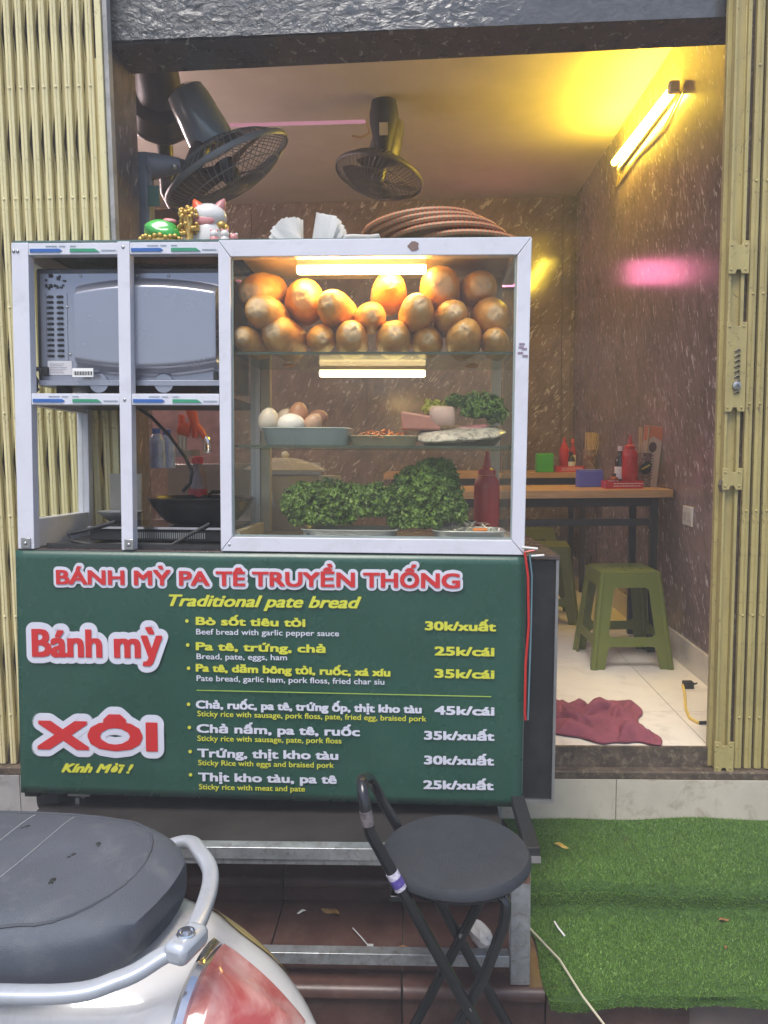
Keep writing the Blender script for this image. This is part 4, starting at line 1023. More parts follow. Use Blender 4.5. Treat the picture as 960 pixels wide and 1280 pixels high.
for c in range(2):
    for r_ in range(12):
        x = 0.030+c*0.026; z = Hm*0.76 - r_*Hm*0.043; mb.box((x,-0.0035,z),(x+0.016,-0.0008,z+0.0052)).box((x+0.004,-0.005,z+0.003),(x+0.016,-0.0036,z+0.006))
P('vent_slots', mb, BLKM, mw)
mb = MB(); rn = random.Random(5)
for k in range(13):
    x = 0.026+rn.random()*0.05; z = Hm*(0.82+rn.random()*0.11); mb.box((x,-0.0035,z),(x+rn.uniform(0.003,0.008),-0.0008,z+rn.uniform(0.003,0.009)))
P('vent_holes', mb, BLKM, mw)
P('vent_frame', MB().box((0.024,-0.0016,Hm*0.26),(0.027,-0.0008,Hm*0.80)).box((0.080,-0.0016,Hm*0.26),(0.083,-0.0008,Hm*0.80)), MWG, mw)
x0 = K(60,460,0.05).x-mw0.x
P('rating_label', B((x0,-0.0014,0.046),(x0+0.064,-0.0004,0.082)), plain('silver_label', (0.62,0.60,0.62), 0.4), mw)
mb = MB()
for r_ in range(6): mb.box((x0+0.006,-0.0018,0.051+r_*0.0045),(x0+0.03+0.022*random.random(),-0.00145,0.0525+r_*0.0045))
P('label_print', mb, plain('label_grey_print', (0.3,0.3,0.32), 0.5), mw)
P('barcode_label', B((x0+0.078,-0.0296,0.038),(x0+0.132,-0.0276,0.060)), PAPER, mw)
mb = MB(); x = x0+0.082
while x < x0+0.128: l = random.choice((0.001,0.002,0.003)); mb.box((x,-0.0302,0.042),(x+l,-0.0297,0.052)); x += l+0.0016
P('barcode', mb, BLKM, mw)
for u in (0.035, Wm-0.04): P('foot', B((u,0.03,0),(u+0.03,0.06,0.0175)), BLKM, mw)
P('bottom_lip', MB().box((0.008,-0.01,0.018),(Wm-0.004,0.003,0.032)).lathe([(0.025,0),(0.025,0.009)], 20, Matrix.Rotation(PI/2,4,'X'), (0.165,0.002,0.024)).lathe([(0.025,0),(0.025,0.009)], 20, Matrix.Rotation(PI/2,4,'X'), (0.335,0.002,0.024)), MWG, mw, 0.001)
mb = MB()
for (px, py) in ((101,345),(211,345),(171,345),(235,383),(260,383),(84,384),(88,443),(258,443)): q = K(px,py,0.05); mb.ball((q.x-mw0.x,-0.001,q.z-(vm1+0.006)), 0.0035, 8, (1,0.6,1))
P('screws', mb, STEEL, mw)
P('power_cord', MB().tube([(0.02,-0.004,0.055),(0.0,-0.014,0.062),(-0.006,-0.012,0.045),(0.003,-0.012,0.03),(0.0,-0.012,0.012),(0.006,-0.008,0.004)], 0.0065, 8).box((0.012,-0.012,0.045),(0.032,-0.001,0.066)), BLKM, mw)
P('side_clip', B((Wm-0.022,-0.008,0.03),(Wm-0.012,-0.001,0.055)), BLKM, mw)

# ---- induction hob, wok, cable under the shelf
hob = T('induction_hob', 'flat black glass induction hob in the lower left cabinet bay', 'hob', CM(0, 0, 0))
q0, q1 = K(112, 655, 0.10), K(276, 664, 0.10)
P('hob_body', B((q0.x,0.10,0.014),(uG0-0.002,0.35,0.045)), BLKM, hob, 0.004)
P('glass_top', B((q0.x-0.002,0.096,0.0455),(uG0-0.001,0.355,0.052)), plain('black_glass', (0.01,0.01,0.012), 0.05), hob, 0.001)
P('front_trim', B((q0.x-0.002,0.092,0.047),(uG0-0.001,0.0955,0.053)), CHROME, hob)
mb = MB()
for k in range(34): mb.box((q0.x+0.12+k*0.0058,0.097,0.022),(q0.x+0.1225+k*0.0058,0.0995,0.038))
P('vent_ribs', mb, STEEL, hob)
TM('tray', 'black baking tray lying flat under the hob at the cart edge', 'tray', MB().box((U(50,680),0.04,0.001),(uG0-0.004,0.37,0.010)).box((U(50,680),0.034,0.001),(uG0-0.004,0.0395,0.013)), plain('tray_black', (0.03,0.03,0.03), 0.2), MC)
wk = T('wok', 'dark deep frying wok standing on the black hob', 'wok', CM(K(252,640,0.205).x, 0.205, 0.0525))
WOKM = plain('wok_dark', (0.035,0.035,0.036), 0.3, 0.5, 0.2, 30)
sw = 0.145
P('wok_bowl', MB().lathe([(0.0001,0.001),(0.075,0.001),(0.10,0.012),(0.135,0.055),(sw,0.073),(sw+0.004,0.075),(sw-0.001,0.077),(0.131,0.057),(0.098,0.018),(0.07,0.006),(0.0001,0.005)], 40), WOKM, wk)
P('rivet', MB().ball((0.03,-sw+0.02,0.060), 0.008, 10), STEEL, wk)
P('handle', MB().tube([(-0.02,0.138,0.07),(-0.02,0.165,0.085),(0.02,0.165,0.085),(0.02,0.138,0.07)], 0.006, 8), BLKM, wk)
TM('cable', 'black cable drooping across the lower left bay behind the wok', 'cable', MB().tube([K(170,508,0.3), K(190,522,0.3), K(212,545,0.3), K(232,572,0.3), K(240,590,0.3), K(238,604,0.3), K(228,614,0.3)], 0.005, 8), BLKM, MC)
TM('cable', 'flat black cable curled on the tray in front of the hob', 'cable', MB().tube([K(145,652,0.06), K(110,662,0.06), K(84,668,0.06), K(90,676,0.05), K(120,682,0.05), K(160,680,0.05), K(215,681,0.05), K(238,668,0.06), K(262,655,0.08)], 0.005, 8), BLKM, MC)
cb = K(247, 606, 0.36)
ch = T('chili_sauce_bottle', 'clear chili sauce bottle with red cap behind the wok', 'bottle', CM(cb.x, 0.362, 0.012))
hh = K(247,570,0.36).z - 0.012
P('bottle_body', MB().lathe([(0.0001,0),(0.027,0),(0.027,hh*0.62),(0.020,hh*0.78),(0.012,hh*0.90),(0.0001,hh*0.90)], 20), plain('smoky_bottle', (0.20,0.12,0.11), 0.12), ch)
P('cap', MB().lathe([(0.017,hh*0.901),(0.017,hh*0.98),(0.010,hh),(0.0001,hh)], 16), REDP, ch)
P('red_label', MB().lathe([(0.0275,hh*0.30),(0.0275,hh*0.58)], 20), plain('label_red', (0.40,0.02,0.02), 0.4), ch)
P('black_label', MB().lathe([(0.0278,hh*0.22),(0.0278,hh*0.32)], 20), BLKM, ch)
lettering(ch, 'CHILI', (-0.018, hh*0.24), (0.018, hh*0.24), 0.0075, PAPER, 0.0300, 0.0004, ring=4)
bw_ = T('bowl', 'white bowl on the hob between the two left cabinet posts', 'bowl', CM(K(150,640,0.28).x, 0.28, 0.0525))
P('bowl_shell', MB().lathe([(0.0001,0.0),(0.03,0.0),(0.065,0.03),(0.067,0.03),(0.03,0.003),(0.0001,0.003)], 24), CERAM, bw_)
P('rim_spots', MB().ball((0.05,-0.02,0.032), 0.007, 8), ORANGEP, bw_)
TM('cutting_board', 'pale upright board behind the bowl in the lower left bay', 'board', B((K(137,600,0.36).x,0.361,0.011),(K(176,600,0.36).x,0.372,K(140,592,0.36).z)), plain('pale_board', (0.40,0.36,0.30), 0.6), MC)

# ================================================================= FOOD IN THE CABINET
def m_bread():
    m, nt, b = _new('bread_crust'); v = coords(nt)
    n1 = noise(nt, v, 16, 5, 0.6, 0.4)
    c = ramp(nt, n1, [(0.28, (0.46,0.20,0.035)), (0.45, (0.64,0.33,0.075)), (0.70, (0.76,0.47,0.14))])
    # pale torn tips: by the loaf's own length axis
    tc = N(nt, 'TexCoord'); sp = N(nt, 'SeparateXYZ'); nt.links.new(tc.outputs['Object'], sp.inputs[0])
    mt = N(nt, 'Math', operation='ADD'); nt.links.new(sp.outputs[2], mt.inputs[0])
    ms = N(nt, 'Math', operation='MULTIPLY'); nt.links.new(noise(nt, v, 30, 3), ms.inputs[0]); ms.inputs[1].default_value = 0.02; nt.links.new(ms.outputs[0], mt.inputs[1])
    oi = N(nt, 'ObjectInfo'); rm = N(nt, 'MapRange'); nt.links.new(oi.outputs['Random'], rm.inputs['Value']); rm.inputs['To Min'].default_value = -0.010; rm.inputs['To Max'].default_value = 0.004
    ad = N(nt, 'Math', operation='ADD'); nt.links.new(mt.outputs[0], ad.inputs[0]); nt.links.new(rm.outputs[0], ad.inputs[1])
    f = ramp(nt, ad.outputs[0], [(0.108, (0,)*3), (0.114, (0.75,)*3)])
    c = mixc(nt, f, c, (0.74, 0.58, 0.38))
    nt.links.new(c, b.inputs['Base Color']); b.inputs['Roughness'].default_value = 0.40; b.inputs['Specular IOR Level'].default_value = 0.45
    bump(nt, b, noise(nt, v, 45, 8, 0.7, 0.8), 0.45, 0.006); return m
BREAD = m_bread()
def loaf_mesh(seed, r=0.047, L=0.115):
    mb = MB(); prof = []
    for i in range(25):
        t = -1+1.96*i/24; prof.append((max(1e-5, r*(1-abs(t)**2.8)**0.55), t*L*(1 if t < 0.9 else 0.985)))
    prof.append((r*0.12, L*0.955)); prof.append((1e-5, L*0.945))
    def fn(p):
        n = mnoise.fractal(p*14+Vector((seed*7,0,0)), 1.0, 2.0, 3); a = math.atan2(p.y, p.x)
        g_ = math.exp(-((a-1.2-0.6*mnoise.noise(Vector((p.z*8,seed,0))))/0.16)**2)*max(0, 1-abs(p.z)/0.09)
        k = 1+0.07*n - 0.13*g_
        q = Vector((p.x*k, p.y*k*0.94, p.z))
        if p.z > L*0.80: q += Vector((0.006*math.sin(seed*3.1), -0.006*math.cos(seed*2.3), 0))*((p.z-L*0.8)/(L*0.2)); q.z += 0.004*mnoise.noise(p*90)
        return q
    mb.lathe(prof, 28, fn=fn); return mb.mesh('bread_loaf', BREAD)
lm = [loaf_mesh(k) for k in range(5)]
rows = [('top row', [(321,357,23,27),(375,371,25,27),(484,360,22,20),(551,354,26,25),(600,356,23,22)], 0.20),
        ('middle row', [(328,388,25,19),(418,382,20,23),(459,391,20,18),(520,386,22,21),(565,392,22,18),(616,390,25,22)], 0.135),
        ('bottom row', [(308,423,17,16),(350,421,28,19),(397,418,18,18),(436,421,23,18),(491,419,22,21),(534,421,21,18),(582,420,24,20),(623,424,19,15)], 0.15)]
ordn = ['first','second','third','fourth','fifth','sixth','seventh','eighth']
for rname, L_, w0 in rows:
    for k, (px, py, rx, ry) in enumerate(L_):
        w_ = w0 + 0.02*((k*7)%3-1) + (0.0 if rname != 'bottom row' else 0)
        q = K(px, py, w_-0.07); rr = (rx+ry)/2*(q.y+1.92)/FPX
        o = bpy.data.objects.new('bread_loaf', lm[(k*2+len(rname))%5]); COL.objects.link(o)
        s_ = rr/0.0432
        if rname == 'bottom row': q.z = max(q.z, v1+0.047*s_)
        tip = ((k*13+len(rname)*5) % 7 - 3)/3.0
        yawl = 0.14*tip; pit = 0.10*math.sin(k*2.1+len(rname))
        if rname == 'top row' and k == 0: pit = 0.25; s_ *= 0.95
        Rm = Matrix.Rotation(yawl,4,'Z') @ Matrix.Rotation(PI/2+pit,4,'X') @ Matrix.Rotation(k*1.7,4,'Z')
        o.matrix_world = MC @ Matrix.Translation((q.x, w_+0.01 if pit < 0.5 else 0.12, q.z)) @ Rm @ Matrix.Diagonal((s_*rx/((rx+ry)/2), s_*ry/((rx+ry)/2), 1, 1) if k % 5 == 0 and False else (s_, s_, 1.0, 1))
        look = 'brightly lit ' if (rname == 'top row' and k in (2,)) else ''
        o['label'] = f'{look}golden bread loaf, {ordn[k]} from the left in the {rname}'; o['category'] = 'bread'; o['group'] = 'bread loaves in the glass cabinet'

# leafy heaps
def m_leaf(name, a, b_, c_):
    m, nt, b = _new(name); v = coords(nt)
    c = ramp(nt, noise(nt, v, 55, 4, 0.7), [(0.3, a), (0.55, b_), (0.75, c_)])
    nt.links.new(c, b.inputs['Base Color']); b.inputs['Roughness'].default_value = 0.45
    return m
KALE = m_leaf('curly_leaf', (0.045,0.095,0.014), (0.15,0.26,0.045), (0.38,0.52,0.13))
LETT = m_leaf('pale_leaf', (0.10,0.17,0.04), (0.28,0.38,0.10), (0.55,0.58,0.28))
YLEAF = m_leaf('yellow_leaf', (0.35,0.38,0.04), (0.55,0.55,0.08), (0.65,0.62,0.12))
def leaves(blobs, n, size, seed, inner=0.55):
    r = np.random.RandomState(seed); V = []; F = []
    g = 5; tot = sum(b[3]*b[4]*b[5] for b in blobs)
    for bx, by, bz, rx, ry, rz in blobs:
        for _ in range(int(n*rx*ry*rz/tot)+1):
            d = r.randn(3); d /= np.linalg.norm(d); rad = inner+(1-inner)*r.rand()**0.5
            if d[2] < -0.5: d[2] *= 0.4
            c = np.array([bx+d[0]*rx*rad, by+d[1]*ry*rad, bz+d[2]*rz*rad])
            nn = d*0.9 + r.randn(3)*0.55; nn /= np.linalg.norm(nn)
            a = np.cross(nn, [0.3,0.1,0.95]); a /= np.linalg.norm(a)+1e-9; b = np.cross(nn, a)
            th = r.rand()*2*PI; a, b = a*math.cos(th)+b*math.sin(th), -a*math.sin(th)+b*math.cos(th)
            s_ = size*(0.6+0.8*r.rand()); ph = r.rand(4)*6.28; o = len(V)
            for i in range(g):
                for j in range(g):
                    x, y = (i/(g-1)-0.5)*2, (j/(g-1)-0.5)*2
                    ed = max(abs(x), abs(y)); rf = 0.50*ed**2*math.sin(4.2*math.atan2(y,x)+ph[0]) + 0.22*math.sin(5*x+ph[1])*math.sin(5*y+ph[2])
                    k = 1-0.22*(abs(x)*abs(y))
                    V.append(c+(a*x*k+b*y*k*(0.8))*s_*0.5 + nn*(rf*s_*0.55-0.25*s_*(x*x+y*y)*0.5))
            for i in range(g-1):
                for j in range(g-1):
                    if r.rand() < 0.93: F.append((o+i*g+j, o+(i+1)*g+j, o+(i+1)*g+j+1, o+i*g+j+1))
    me = bpy.data.meshes.new('leaves'); me.from_pydata([tuple(v) for v in V], [], F); return me
def heap(name, label, cat, blobs, n, size, mat, seed, inner=0.55, core=True):
    me = leaves(blobs, n, size, seed, inner); me.materials.append(mat)
    o = bpy.data.objects.new(name, me); COL.objects.link(o); o.matrix_world = MC; o['label'] = label; o['category'] = cat
    return o
def blob(px, py, w_, rx, rz, ry=0.05):
    q = K(px, py, w_); s_ = (q.y+1.92)/FPX; return (q.x, w_, q.z, rx*s_, ry, rz*s_)
vf = 0.0225
heap('curly_kale', 'low wide heap of dark green curly leaves on the left metal tray', 'vegetable', [blob(385,630,0.12,34,28,0.06), blob(415,622,0.15,30,22,0.06), blob(440,632,0.13,40,28,0.06), blob(474,632,0.13,26,28,0.06), blob(400,648,0.11,44,12)], 2300, 0.0185, KALE, 1)
heap('curly_kale', 'tall round bunch of dark green curly leaves in the cabinet middle', 'vegetable', [blob(532,618,0.15,46,40,0.07), blob(545,600,0.16,30,28,0.05), blob(520,650,0.12,36,18,0.05), blob(560,640,0.14,26,24,0.05)], 2300, 0.020, KALE, 2)
def oval_tray(label, px0, px1, pyt, w_, dep, h, mat, v0, name='metal_tray', grp='metal trays in the cabinet'):
    a, b = K(px0, pyt, w_-dep/2), K(px1, pyt, w_-dep/2); cx_ = (a.x+b.x)/2; rx = (b.x-a.x)/2
    t = T(name, label, 'tray', CM(cx_, w_, v0), grp)
    def ring(sx, z, pw=5):
        return [Vector((sx*rx*math.copysign(abs(math.cos(q))**(2/pw), math.cos(q)), (dep/2-(1-sx)*rx)*math.copysign(abs(math.sin(q))**(2/pw), math.sin(q)), z)) for q in [2*PI*k/40 for k in range(40)]]
    P('tray_shell', MB().loft([ring(0.90,0.0),ring(0.93,0.004),ring(0.99,h*0.9),ring(1.02,h),ring(1.0,h+0.002),ring(0.97,h*0.9),ring(0.90,0.004)]), mat, t)
    return t, cx_, rx
TRM = plain('dull_tray_metal', (0.48,0.52,0.53), 0.3, 0.4, 0.06)
oval_tray('shallow metal tray under the low heap of curly leaves', 374, 497, 660, 0.115, 0.15, 0.031, TRM, vf)
tr2, cx2, rx2 = oval_tray('shallow metal tray with sliced white onion at the right', 541, 634, 659, 0.115, 0.15, 0.031, TRM, vf)
def strips(label, cx_, w_, v, rx, ry, hz, n, mat, name, cat, seed, ln=0.03, wd=0.005, grp=None):
    r = random.Random(seed); mb = MB()
    for _ in range(n):
        a = r.uniform(0, 2*PI); q = math.sqrt(r.random()); x, y = cx_+q*rx*math.cos(a), w_+q*ry*math.sin(a); z = v+hz*(1-q*q)*r.random()
        d = Vector((r.gauss(0,1), r.gauss(0,1), r.gauss(0,0.4))).normalized()*ln*r.uniform(0.5,1); nrm = Vector((r.gauss(0,1), r.gauss(0,1), r.gauss(0,1))).normalized()
        p = Vector((x,y,z)); pts = [p-d*0.5, p+nrm*0.006, p+d*0.5]
        mb.tube(pts, [wd*0.4, wd*0.5, wd*0.3], 5, flat=0.35)
    return TM(name, label, cat, mb, mat, MC, grp)
strips('heap of thin white onion slices on the right metal tray', cx2+0.005, 0.13, vf+0.020, rx2*0.85, 0.06, 0.035, 130, plain('onion_white', (0.62,0.60,0.52), 0.35), 'sliced_onion', 'vegetable', 3)
TM('carrot_piece', 'small orange carrot piece at the front of the onion tray', 'vegetable', MB().tube([(-0.018,0,0),(0.018,0,0.001)], 0.006, 8), plain('carrot', (0.65,0.20,0.03), 0.4), CM(K(600,661,0.055).x, 0.055, vf+0.034))
# red squeeze bottle at the right of the cabinet
q = K(608, 648, 0.24); rb_ = bottle('large red squeeze bottle standing behind the onion tray in the cabinet', (0,0,0), plain('translucent_red', (0.42,0.03,0.03), 0.3), 1.15)
rb_.matrix_world = CM(q.x, 0.24, vf+0.001) @ Matrix.Diagonal((1.0,1.0,0.98,1))
# cream pot with lid, behind at the left, standing on the cart's rear edge
q = K(357, 640, 0.36)
pot = T('rice_pot', 'cream lidded pot behind the curly leaves at the cabinet left', 'pot', CM(q.x-0.045, 0.60, -0.001))
PIV = plain('cream_enamel', (0.58,0.50,0.34), 0.3, 0, 0.05)
hp = K(370,581,0.60).z
P('pot_body', MB().lathe([(0.0001,0),(0.10,0),(0.115,0.02),(0.118,hp*0.78),(0.125,hp*0.85),(0.0001,hp*0.85)], 36), PIV, pot)
P('lid', MB().lathe([(0.135,hp*0.90),(0.137,hp*0.93),(0.10,hp*1.02),(0.04,hp*1.10),(0.0001,hp*1.11)], 36), plain('pale_lid', (0.50,0.47,0.40), 0.25), pot)
P('knob', MB().ball((0,0,hp*1.15), 0.013, 10), PIV, pot)
P('ladle_handle', MB().tube([(-0.035,-0.13,hp*0.92),(-0.01,-0.145,hp*0.4)], 0.004, 6), STEEL, pot)
jq = K(411, 600, 0.33)
jr = T('small_cup', 'small cream cup with lid beside the cream pot', 'cup', CM(jq.x, 0.36, vf+0.001))
P('cup_body', MB().lathe([(0.0001,0),(0.026,0),(0.029,K(411,602,0.36).z-vf-0.012),(0.0001,K(411,602,0.36).z-vf-0.012)], 20), PIV, jr)
P('lid', MB().lathe([(0.033,K(411,602,0.36).z-vf-0.011),(0.033,K(411,595,0.36).z-vf),(0.0001,K(411,594,0.36).z-vf)], 20), PIV, jr)
# middle shelf: eggs in a grey dish
vs = v2+0.0005
dh = K(380,534,0.05).z - vs - 0.002
t_, cxe, rxe = oval_tray('grey plastic dish holding eggs on the middle shelf', 324, 437, 536, 0.12, 0.15, dh, plain('blue_grey_dish', (0.30,0.37,0.37), 0.3), vs, 'egg_dish', None)
egp = [(336,526,14,'white egg at the left end of the grey dish',(0.74,0.66,0.56)),(364,531,15,'whitest egg lying low at the front of the grey dish',(0.80,0.77,0.72)),(356,524,12,'pale egg half hidden behind the front white egg',(0.66,0.52,0.42)),(373,518,13,'brown egg standing on top of the other eggs',(0.50,0.24,0.13)),(391,530,12,'light brown egg at the right front of the dish',(0.58,0.36,0.24)),(397,524,12,'dark brown egg at the right back of the dish',(0.36,0.16,0.09))]
eprof = []
for i in range(19):
    t = PI*i/18; z = -math.cos(t); r_ = math.sin(t)*(1-0.10*z)
    eprof.append((max(1e-5, r_*0.78), z))
for k, (px, py, rr, lab, c) in enumerate(egp):
    w_ = (0.10,0.075,0.14,0.12,0.09,0.13)[k]; q = K(px, py, w_)
    em = plain(f'eggshell_{"abcdef"[k]}', c, 0.4, 0, 0.04, 20, sss=0.0)
    R1 = Matrix.Rotation((0.1,1.45,0.5,0.15,0.6,1.2)[k],4,'Y') @ Matrix.Rotation((0.2,0.2,0.4,0.1,0.3,0.2)[k],4,'X')
    TM('egg', lab, 'egg', MB().lathe([(a_*0.030,b_*0.029) for a_, b_ in eprof], 24), em, CM(q.x, w_, q.z) @ R1 @ Matrix.Scale(rr*(w_+1.92)/FPX/0.0245, 4), 'eggs in the grey dish')
TM('egg', 'egg hidden low in the middle of the dish', 'egg', MB().lathe([(a_*0.030,b_*0.029) for a_, b_ in eprof], 20), plain('eggshell_b', (0,0,0)), CM(K(352,545,0.11).x, 0.11, vs+0.035), 'eggs in the grey dish')
# flat tray with orange shreds
t_, cxo, rxo = oval_tray('low olive plastic tray with orange shreds on the middle shelf', 434, 522, 543, 0.13, 0.14, K(470,545,0.06).z-vs, plain('olive_tray', (0.30,0.27,0.16), 0.3), vs, 'shred_tray', None)
hz_ = K(470,545,0.06).z-vs
strips('heap of orange brown pork shreds on the olive tray', cxo, 0.11, vs+hz_-0.004, rxo*0.9, 0.05, 0.025, 120, plain('orange_shreds', (0.60,0.20,0.05), 0.45), 'pork_shreds', 'food', 5, 0.026, 0.007)
# the pate plate, meat and leaves
a, b = K(516, 552, 0.09), K(637, 552, 0.09)
pl_ = T('serving_dish', 'dark round dish with speckled rim at the right of the middle shelf', 'dish', CM((a.x+b.x)/2-0.002, 0.145, vs))
rp = (b.x-a.x)/2; hp_ = K(575,538,0.1).z-vs
SPK = stone('speckled_glaze', (0.52,0.49,0.42), (0.10,0.10,0.09), rough=0.3, sc3=(16,16,16), fl=0.52, rot=(0,0,0))
P('dish_body', MB().lathe([(0.0001,0),(rp*0.72,0),(rp*0.90,hp_*0.6),(rp*0.80,hp_*0.62),(0.0001,hp_*0.5)], 36, sy=0.85), plain('dark_dish', (0.07,0.06,0.04), 0.3), pl_)
P('speckled_rim', MB().lathe([(rp*0.90,hp_*0.60),(rp*1.0,hp_*0.72),(rp*1.0,hp_*0.80),(rp*0.8,hp_*1.15),(0.0001,hp_*1.25)], 44, Matrix.Rotation(0.16,4,'X') @ Matrix.Rotation(-0.07,4,'Y'), sy=0.85, fn=lambda p: Vector((p.x,p.y,p.z+0.004*mnoise.noise(p*40)))), SPK, pl_)
MEAT = plain('pale_pork', (0.58,0.40,0.34), 0.4, 0, 0.1, 30)
q = K(553, 520, 0.12)
TM('pork_chunk', 'pale pork chunk standing on the speckled dish', 'meat', MB().ball((0,0,0), 0.042, 18, (1,0.6,0.85), fn=lambda p: Vector((max(-0.033,min(0.034,p.x)), p.y, max(-0.03,min(0.03,p.z))))*(1+0.1*mnoise.noise(p*30))), MEAT, CM(q.x, 0.12, q.z))
q = K(528, 522, 0.13)
TM('ham_block', 'dark pink ham block leaning against the speckled dish', 'meat', MB().prism([(-0.055,-0.028),(0.05,-0.028),(0.05,0.005),(-0.055,0.022)], -0.025, 0.025), plain('ham_pink', (0.45,0.20,0.15), 0.4, 0, 0.12, 30), CM(q.x, 0.13, q.z-0.006), None, 0.006)
heap('salad_leaves', 'small dark green leaf bunch on the right of the speckled dish', 'vegetable', [blob(602,514,0.13,27,14,0.04)], 330, 0.016, KALE, 6)
heap('salad_leaves', 'pale green leaves behind the dark leaf bunch on the dish', 'vegetable', [blob(600,504,0.17,25,12,0.03), blob(622,520,0.15,12,14,0.03)], 160, 0.022, LETT, 7)
heap('salad_leaves', 'bright yellow green leaf sprig behind the pork chunk', 'vegetable', [blob(536,510,0.15,7,11,0.02), blob(548,505,0.16,14,4,0.02)], 90, 0.014, YLEAF, 8)
heap('salad_leaves', 'mid green leaf tuft sticking up behind the pork chunk', 'vegetable', [blob(569,502,0.16,14,8,0.03)], 110, 0.016, m_leaf('mid_leaf', (0.08,0.14,0.02),(0.16,0.26,0.05),(0.28,0.38,0.08)), 9)
for k, (px, py) in enumerate(((361,455),(590,454))):
    q = K(px, py, 0.2)
    TM('fallen_crumb', ('orange crumb stuck under the upper shelf at its left' if k == 0 else 'orange crumb stuck under the upper shelf at its right'), 'crumb', MB().ball((0,0,0), 0.02, 10, (1,0.4,0.28)), plain('crumb_orange', (0.50,0.24,0.05), 0.5), CM(q.x, 0.2, v1-0.0125))
mb = MB().tube([K(478,560,0.10), K(470,567,0.10), K(455,569,0.10), K(442,566,0.12), K(432,568,0.12)], 0.002, 6)

# ================================================================= ON TOP OF THE CABINET
vt = vT+0.0065
def lump(c, r, sc_, M=None, nz=0.12, f=22): return MB().ball(c, r, 22, sc_, M, fn=lambda p: p*(1+nz*mnoise.noise(p*f)))
s1 = 2.05/FPX
def top(px, w_=0.12): return K(px, 300, w_).x
cat = T('lucky_cat_figurine', 'white ceramic lucky cat figurine with orange ears on the cabinet top', 'figurine', CM(top(262,0.14), 0.14, vt))
hk = K(262,258,0.14).z-vt
P('body', MB().lathe([(0.0001,0),(0.035,0),(0.045,0.02),(0.042,hk*0.5),(0.034,hk*0.62),(0.0001,hk*0.62)], 24), CERAM, cat)
P('head', MB().ball((0.0,-0.005,hk*0.75), 0.042, 22, (1.15,0.95,0.85)), CERAM, cat)
for x, mt in ((-0.034, ORANGEP), (0.036, plain('rose_ear', (0.5,0.2,0.2), 0.3))):
    P('ear', MB().lathe([(0.016,0),(0.013,0.012),(0.004,0.026),(0.0001,0.028)], 12, Matrix.Rotation(-0.5 if x < 0 else 0.5,4,'Y'), (x*0.8,-0.004,hk*0.75+0.024)), mt, cat)
P('cheek_patch', MB().ball((-0.004,-0.036,hk*0.62), 0.02, 14, (1.4,0.4,0.7)), PINKC, cat)
P('gold_collar', MB().ball((0.038,-0.02,hk*0.55), 0.014, 10, (1,1,0.8)).ball((0.05,-0.02,hk*0.5), 0.008, 8), GOLD, cat)
P('paw', MB().tube([(-0.045,-0.03,0.0),(-0.052,-0.03,hk*0.22),(-0.046,-0.03,hk*0.36)], [0.020,0.021,0.017], 12), CERAM, cat)
gh = T('gold_ornament', 'gold beaded hat shaped ornament between the green lump and white cat', 'ornament', CM(top(236,0.10), 0.10, vt))
mb = MB(); rg = random.Random(4)
for k in range(80):
    z = 0.035+rg.random()*0.07; rr = 0.020*(1 - abs(z-0.07)/0.06)**0.5+0.006 if abs(z-0.07) < 0.06 else 0.006; a = rg.uniform(0, 2*PI); mb.ball((rr*math.cos(a), rr*math.sin(a), z), 0.0058, 7)
P('beads', mb, GOLD, gh); P('stem', MB().lathe([(0.022,0),(0.018,0.01),(0.012,0.03),(0.014,0.09),(0.0001,0.10)], 16), GOLD, gh)
gj = T('jade_ornament', 'green jade lump set on a gold basket at the cabinet top left', 'ornament', CM(top(203,0.10), 0.10, vt))
P('jade_lump', lump((0.004,0,0.044), 0.045, (1.1,0.7,0.72), nz=0.35, f=26), JADE, gj)
mb = MB(); mb.lathe([(0.0001,0),(0.05,0),(0.056,0.008),(0.053,0.022),(0.0001,0.022)], 24, sy=0.7)
for k in range(26):
    a = 2*PI*k/26; mb.ball((0.056*math.cos(a), 0.039*math.sin(a), 0.026+0.003*math.sin(k*2)), 0.0062, 7)
    mb.ball((0.057*math.cos(a+0.1), 0.040*math.sin(a+0.1), 0.010), 0.0048, 6)
P('gold_basket', mb, GOLD, gj)
P('coral_top', lump((0.018,0.0,0.074), 0.016, (1.2,0.7,0.5), nz=0.3, f=50), PINKC, gj)
TM('white_bud', 'tiny white bud shaped ornament left of the green jade lump', 'ornament', lump((0,0,0.012), 0.012, (0.9,0.7,1.0), nz=0.3, f=60), CERAM, CM(top(183,0.2), 0.2, vt))
for k, (px, hh_, lab) in enumerate(((268,0.040,'small white and pink animal figurine in front of the cat, left one'),(280,0.044,'small white animal figurine with rosy face, middle of three'),(290,0.036,'small pinkish animal figurine at the right end of the group'))):
    fg = T('small_figurine', lab, 'figurine', CM(top(px,0.07), 0.07+0.01*k, vt), 'small animal figurines')
    P('body', MB().lathe([(0.0001,0),(0.013,0),(0.0145,hh_*0.3),(0.010,hh_*0.6),(0.0001,hh_*0.6)], 14), (PINKC, CERAM, CERAM)[k], fg)
    P('head', MB().ball((0,-0.001,hh_*0.75), 0.0115, 12), (CERAM, CERAM, PINKC)[k], fg)
    P('ears', MB().ball((-0.007,0,hh_), 0.004, 8).ball((0.007,0,hh_), 0.004, 8), (PINKC, PINKC, CERAM)[k], fg)
    P('feet', MB().ball((-0.006,-0.010,0.006), 0.007, 8).ball((0.007,-0.010,0.006), 0.007, 8), (CERAM, PINKC, CERAM)[k], fg)
TM('gold_plaque', 'small gold plaque lying below the little animal figurines', 'ornament', B((-0.03,-0.012,0),(0.03,0.012,0.004)), GOLD, CM(top(272,0.045), 0.045, vt))
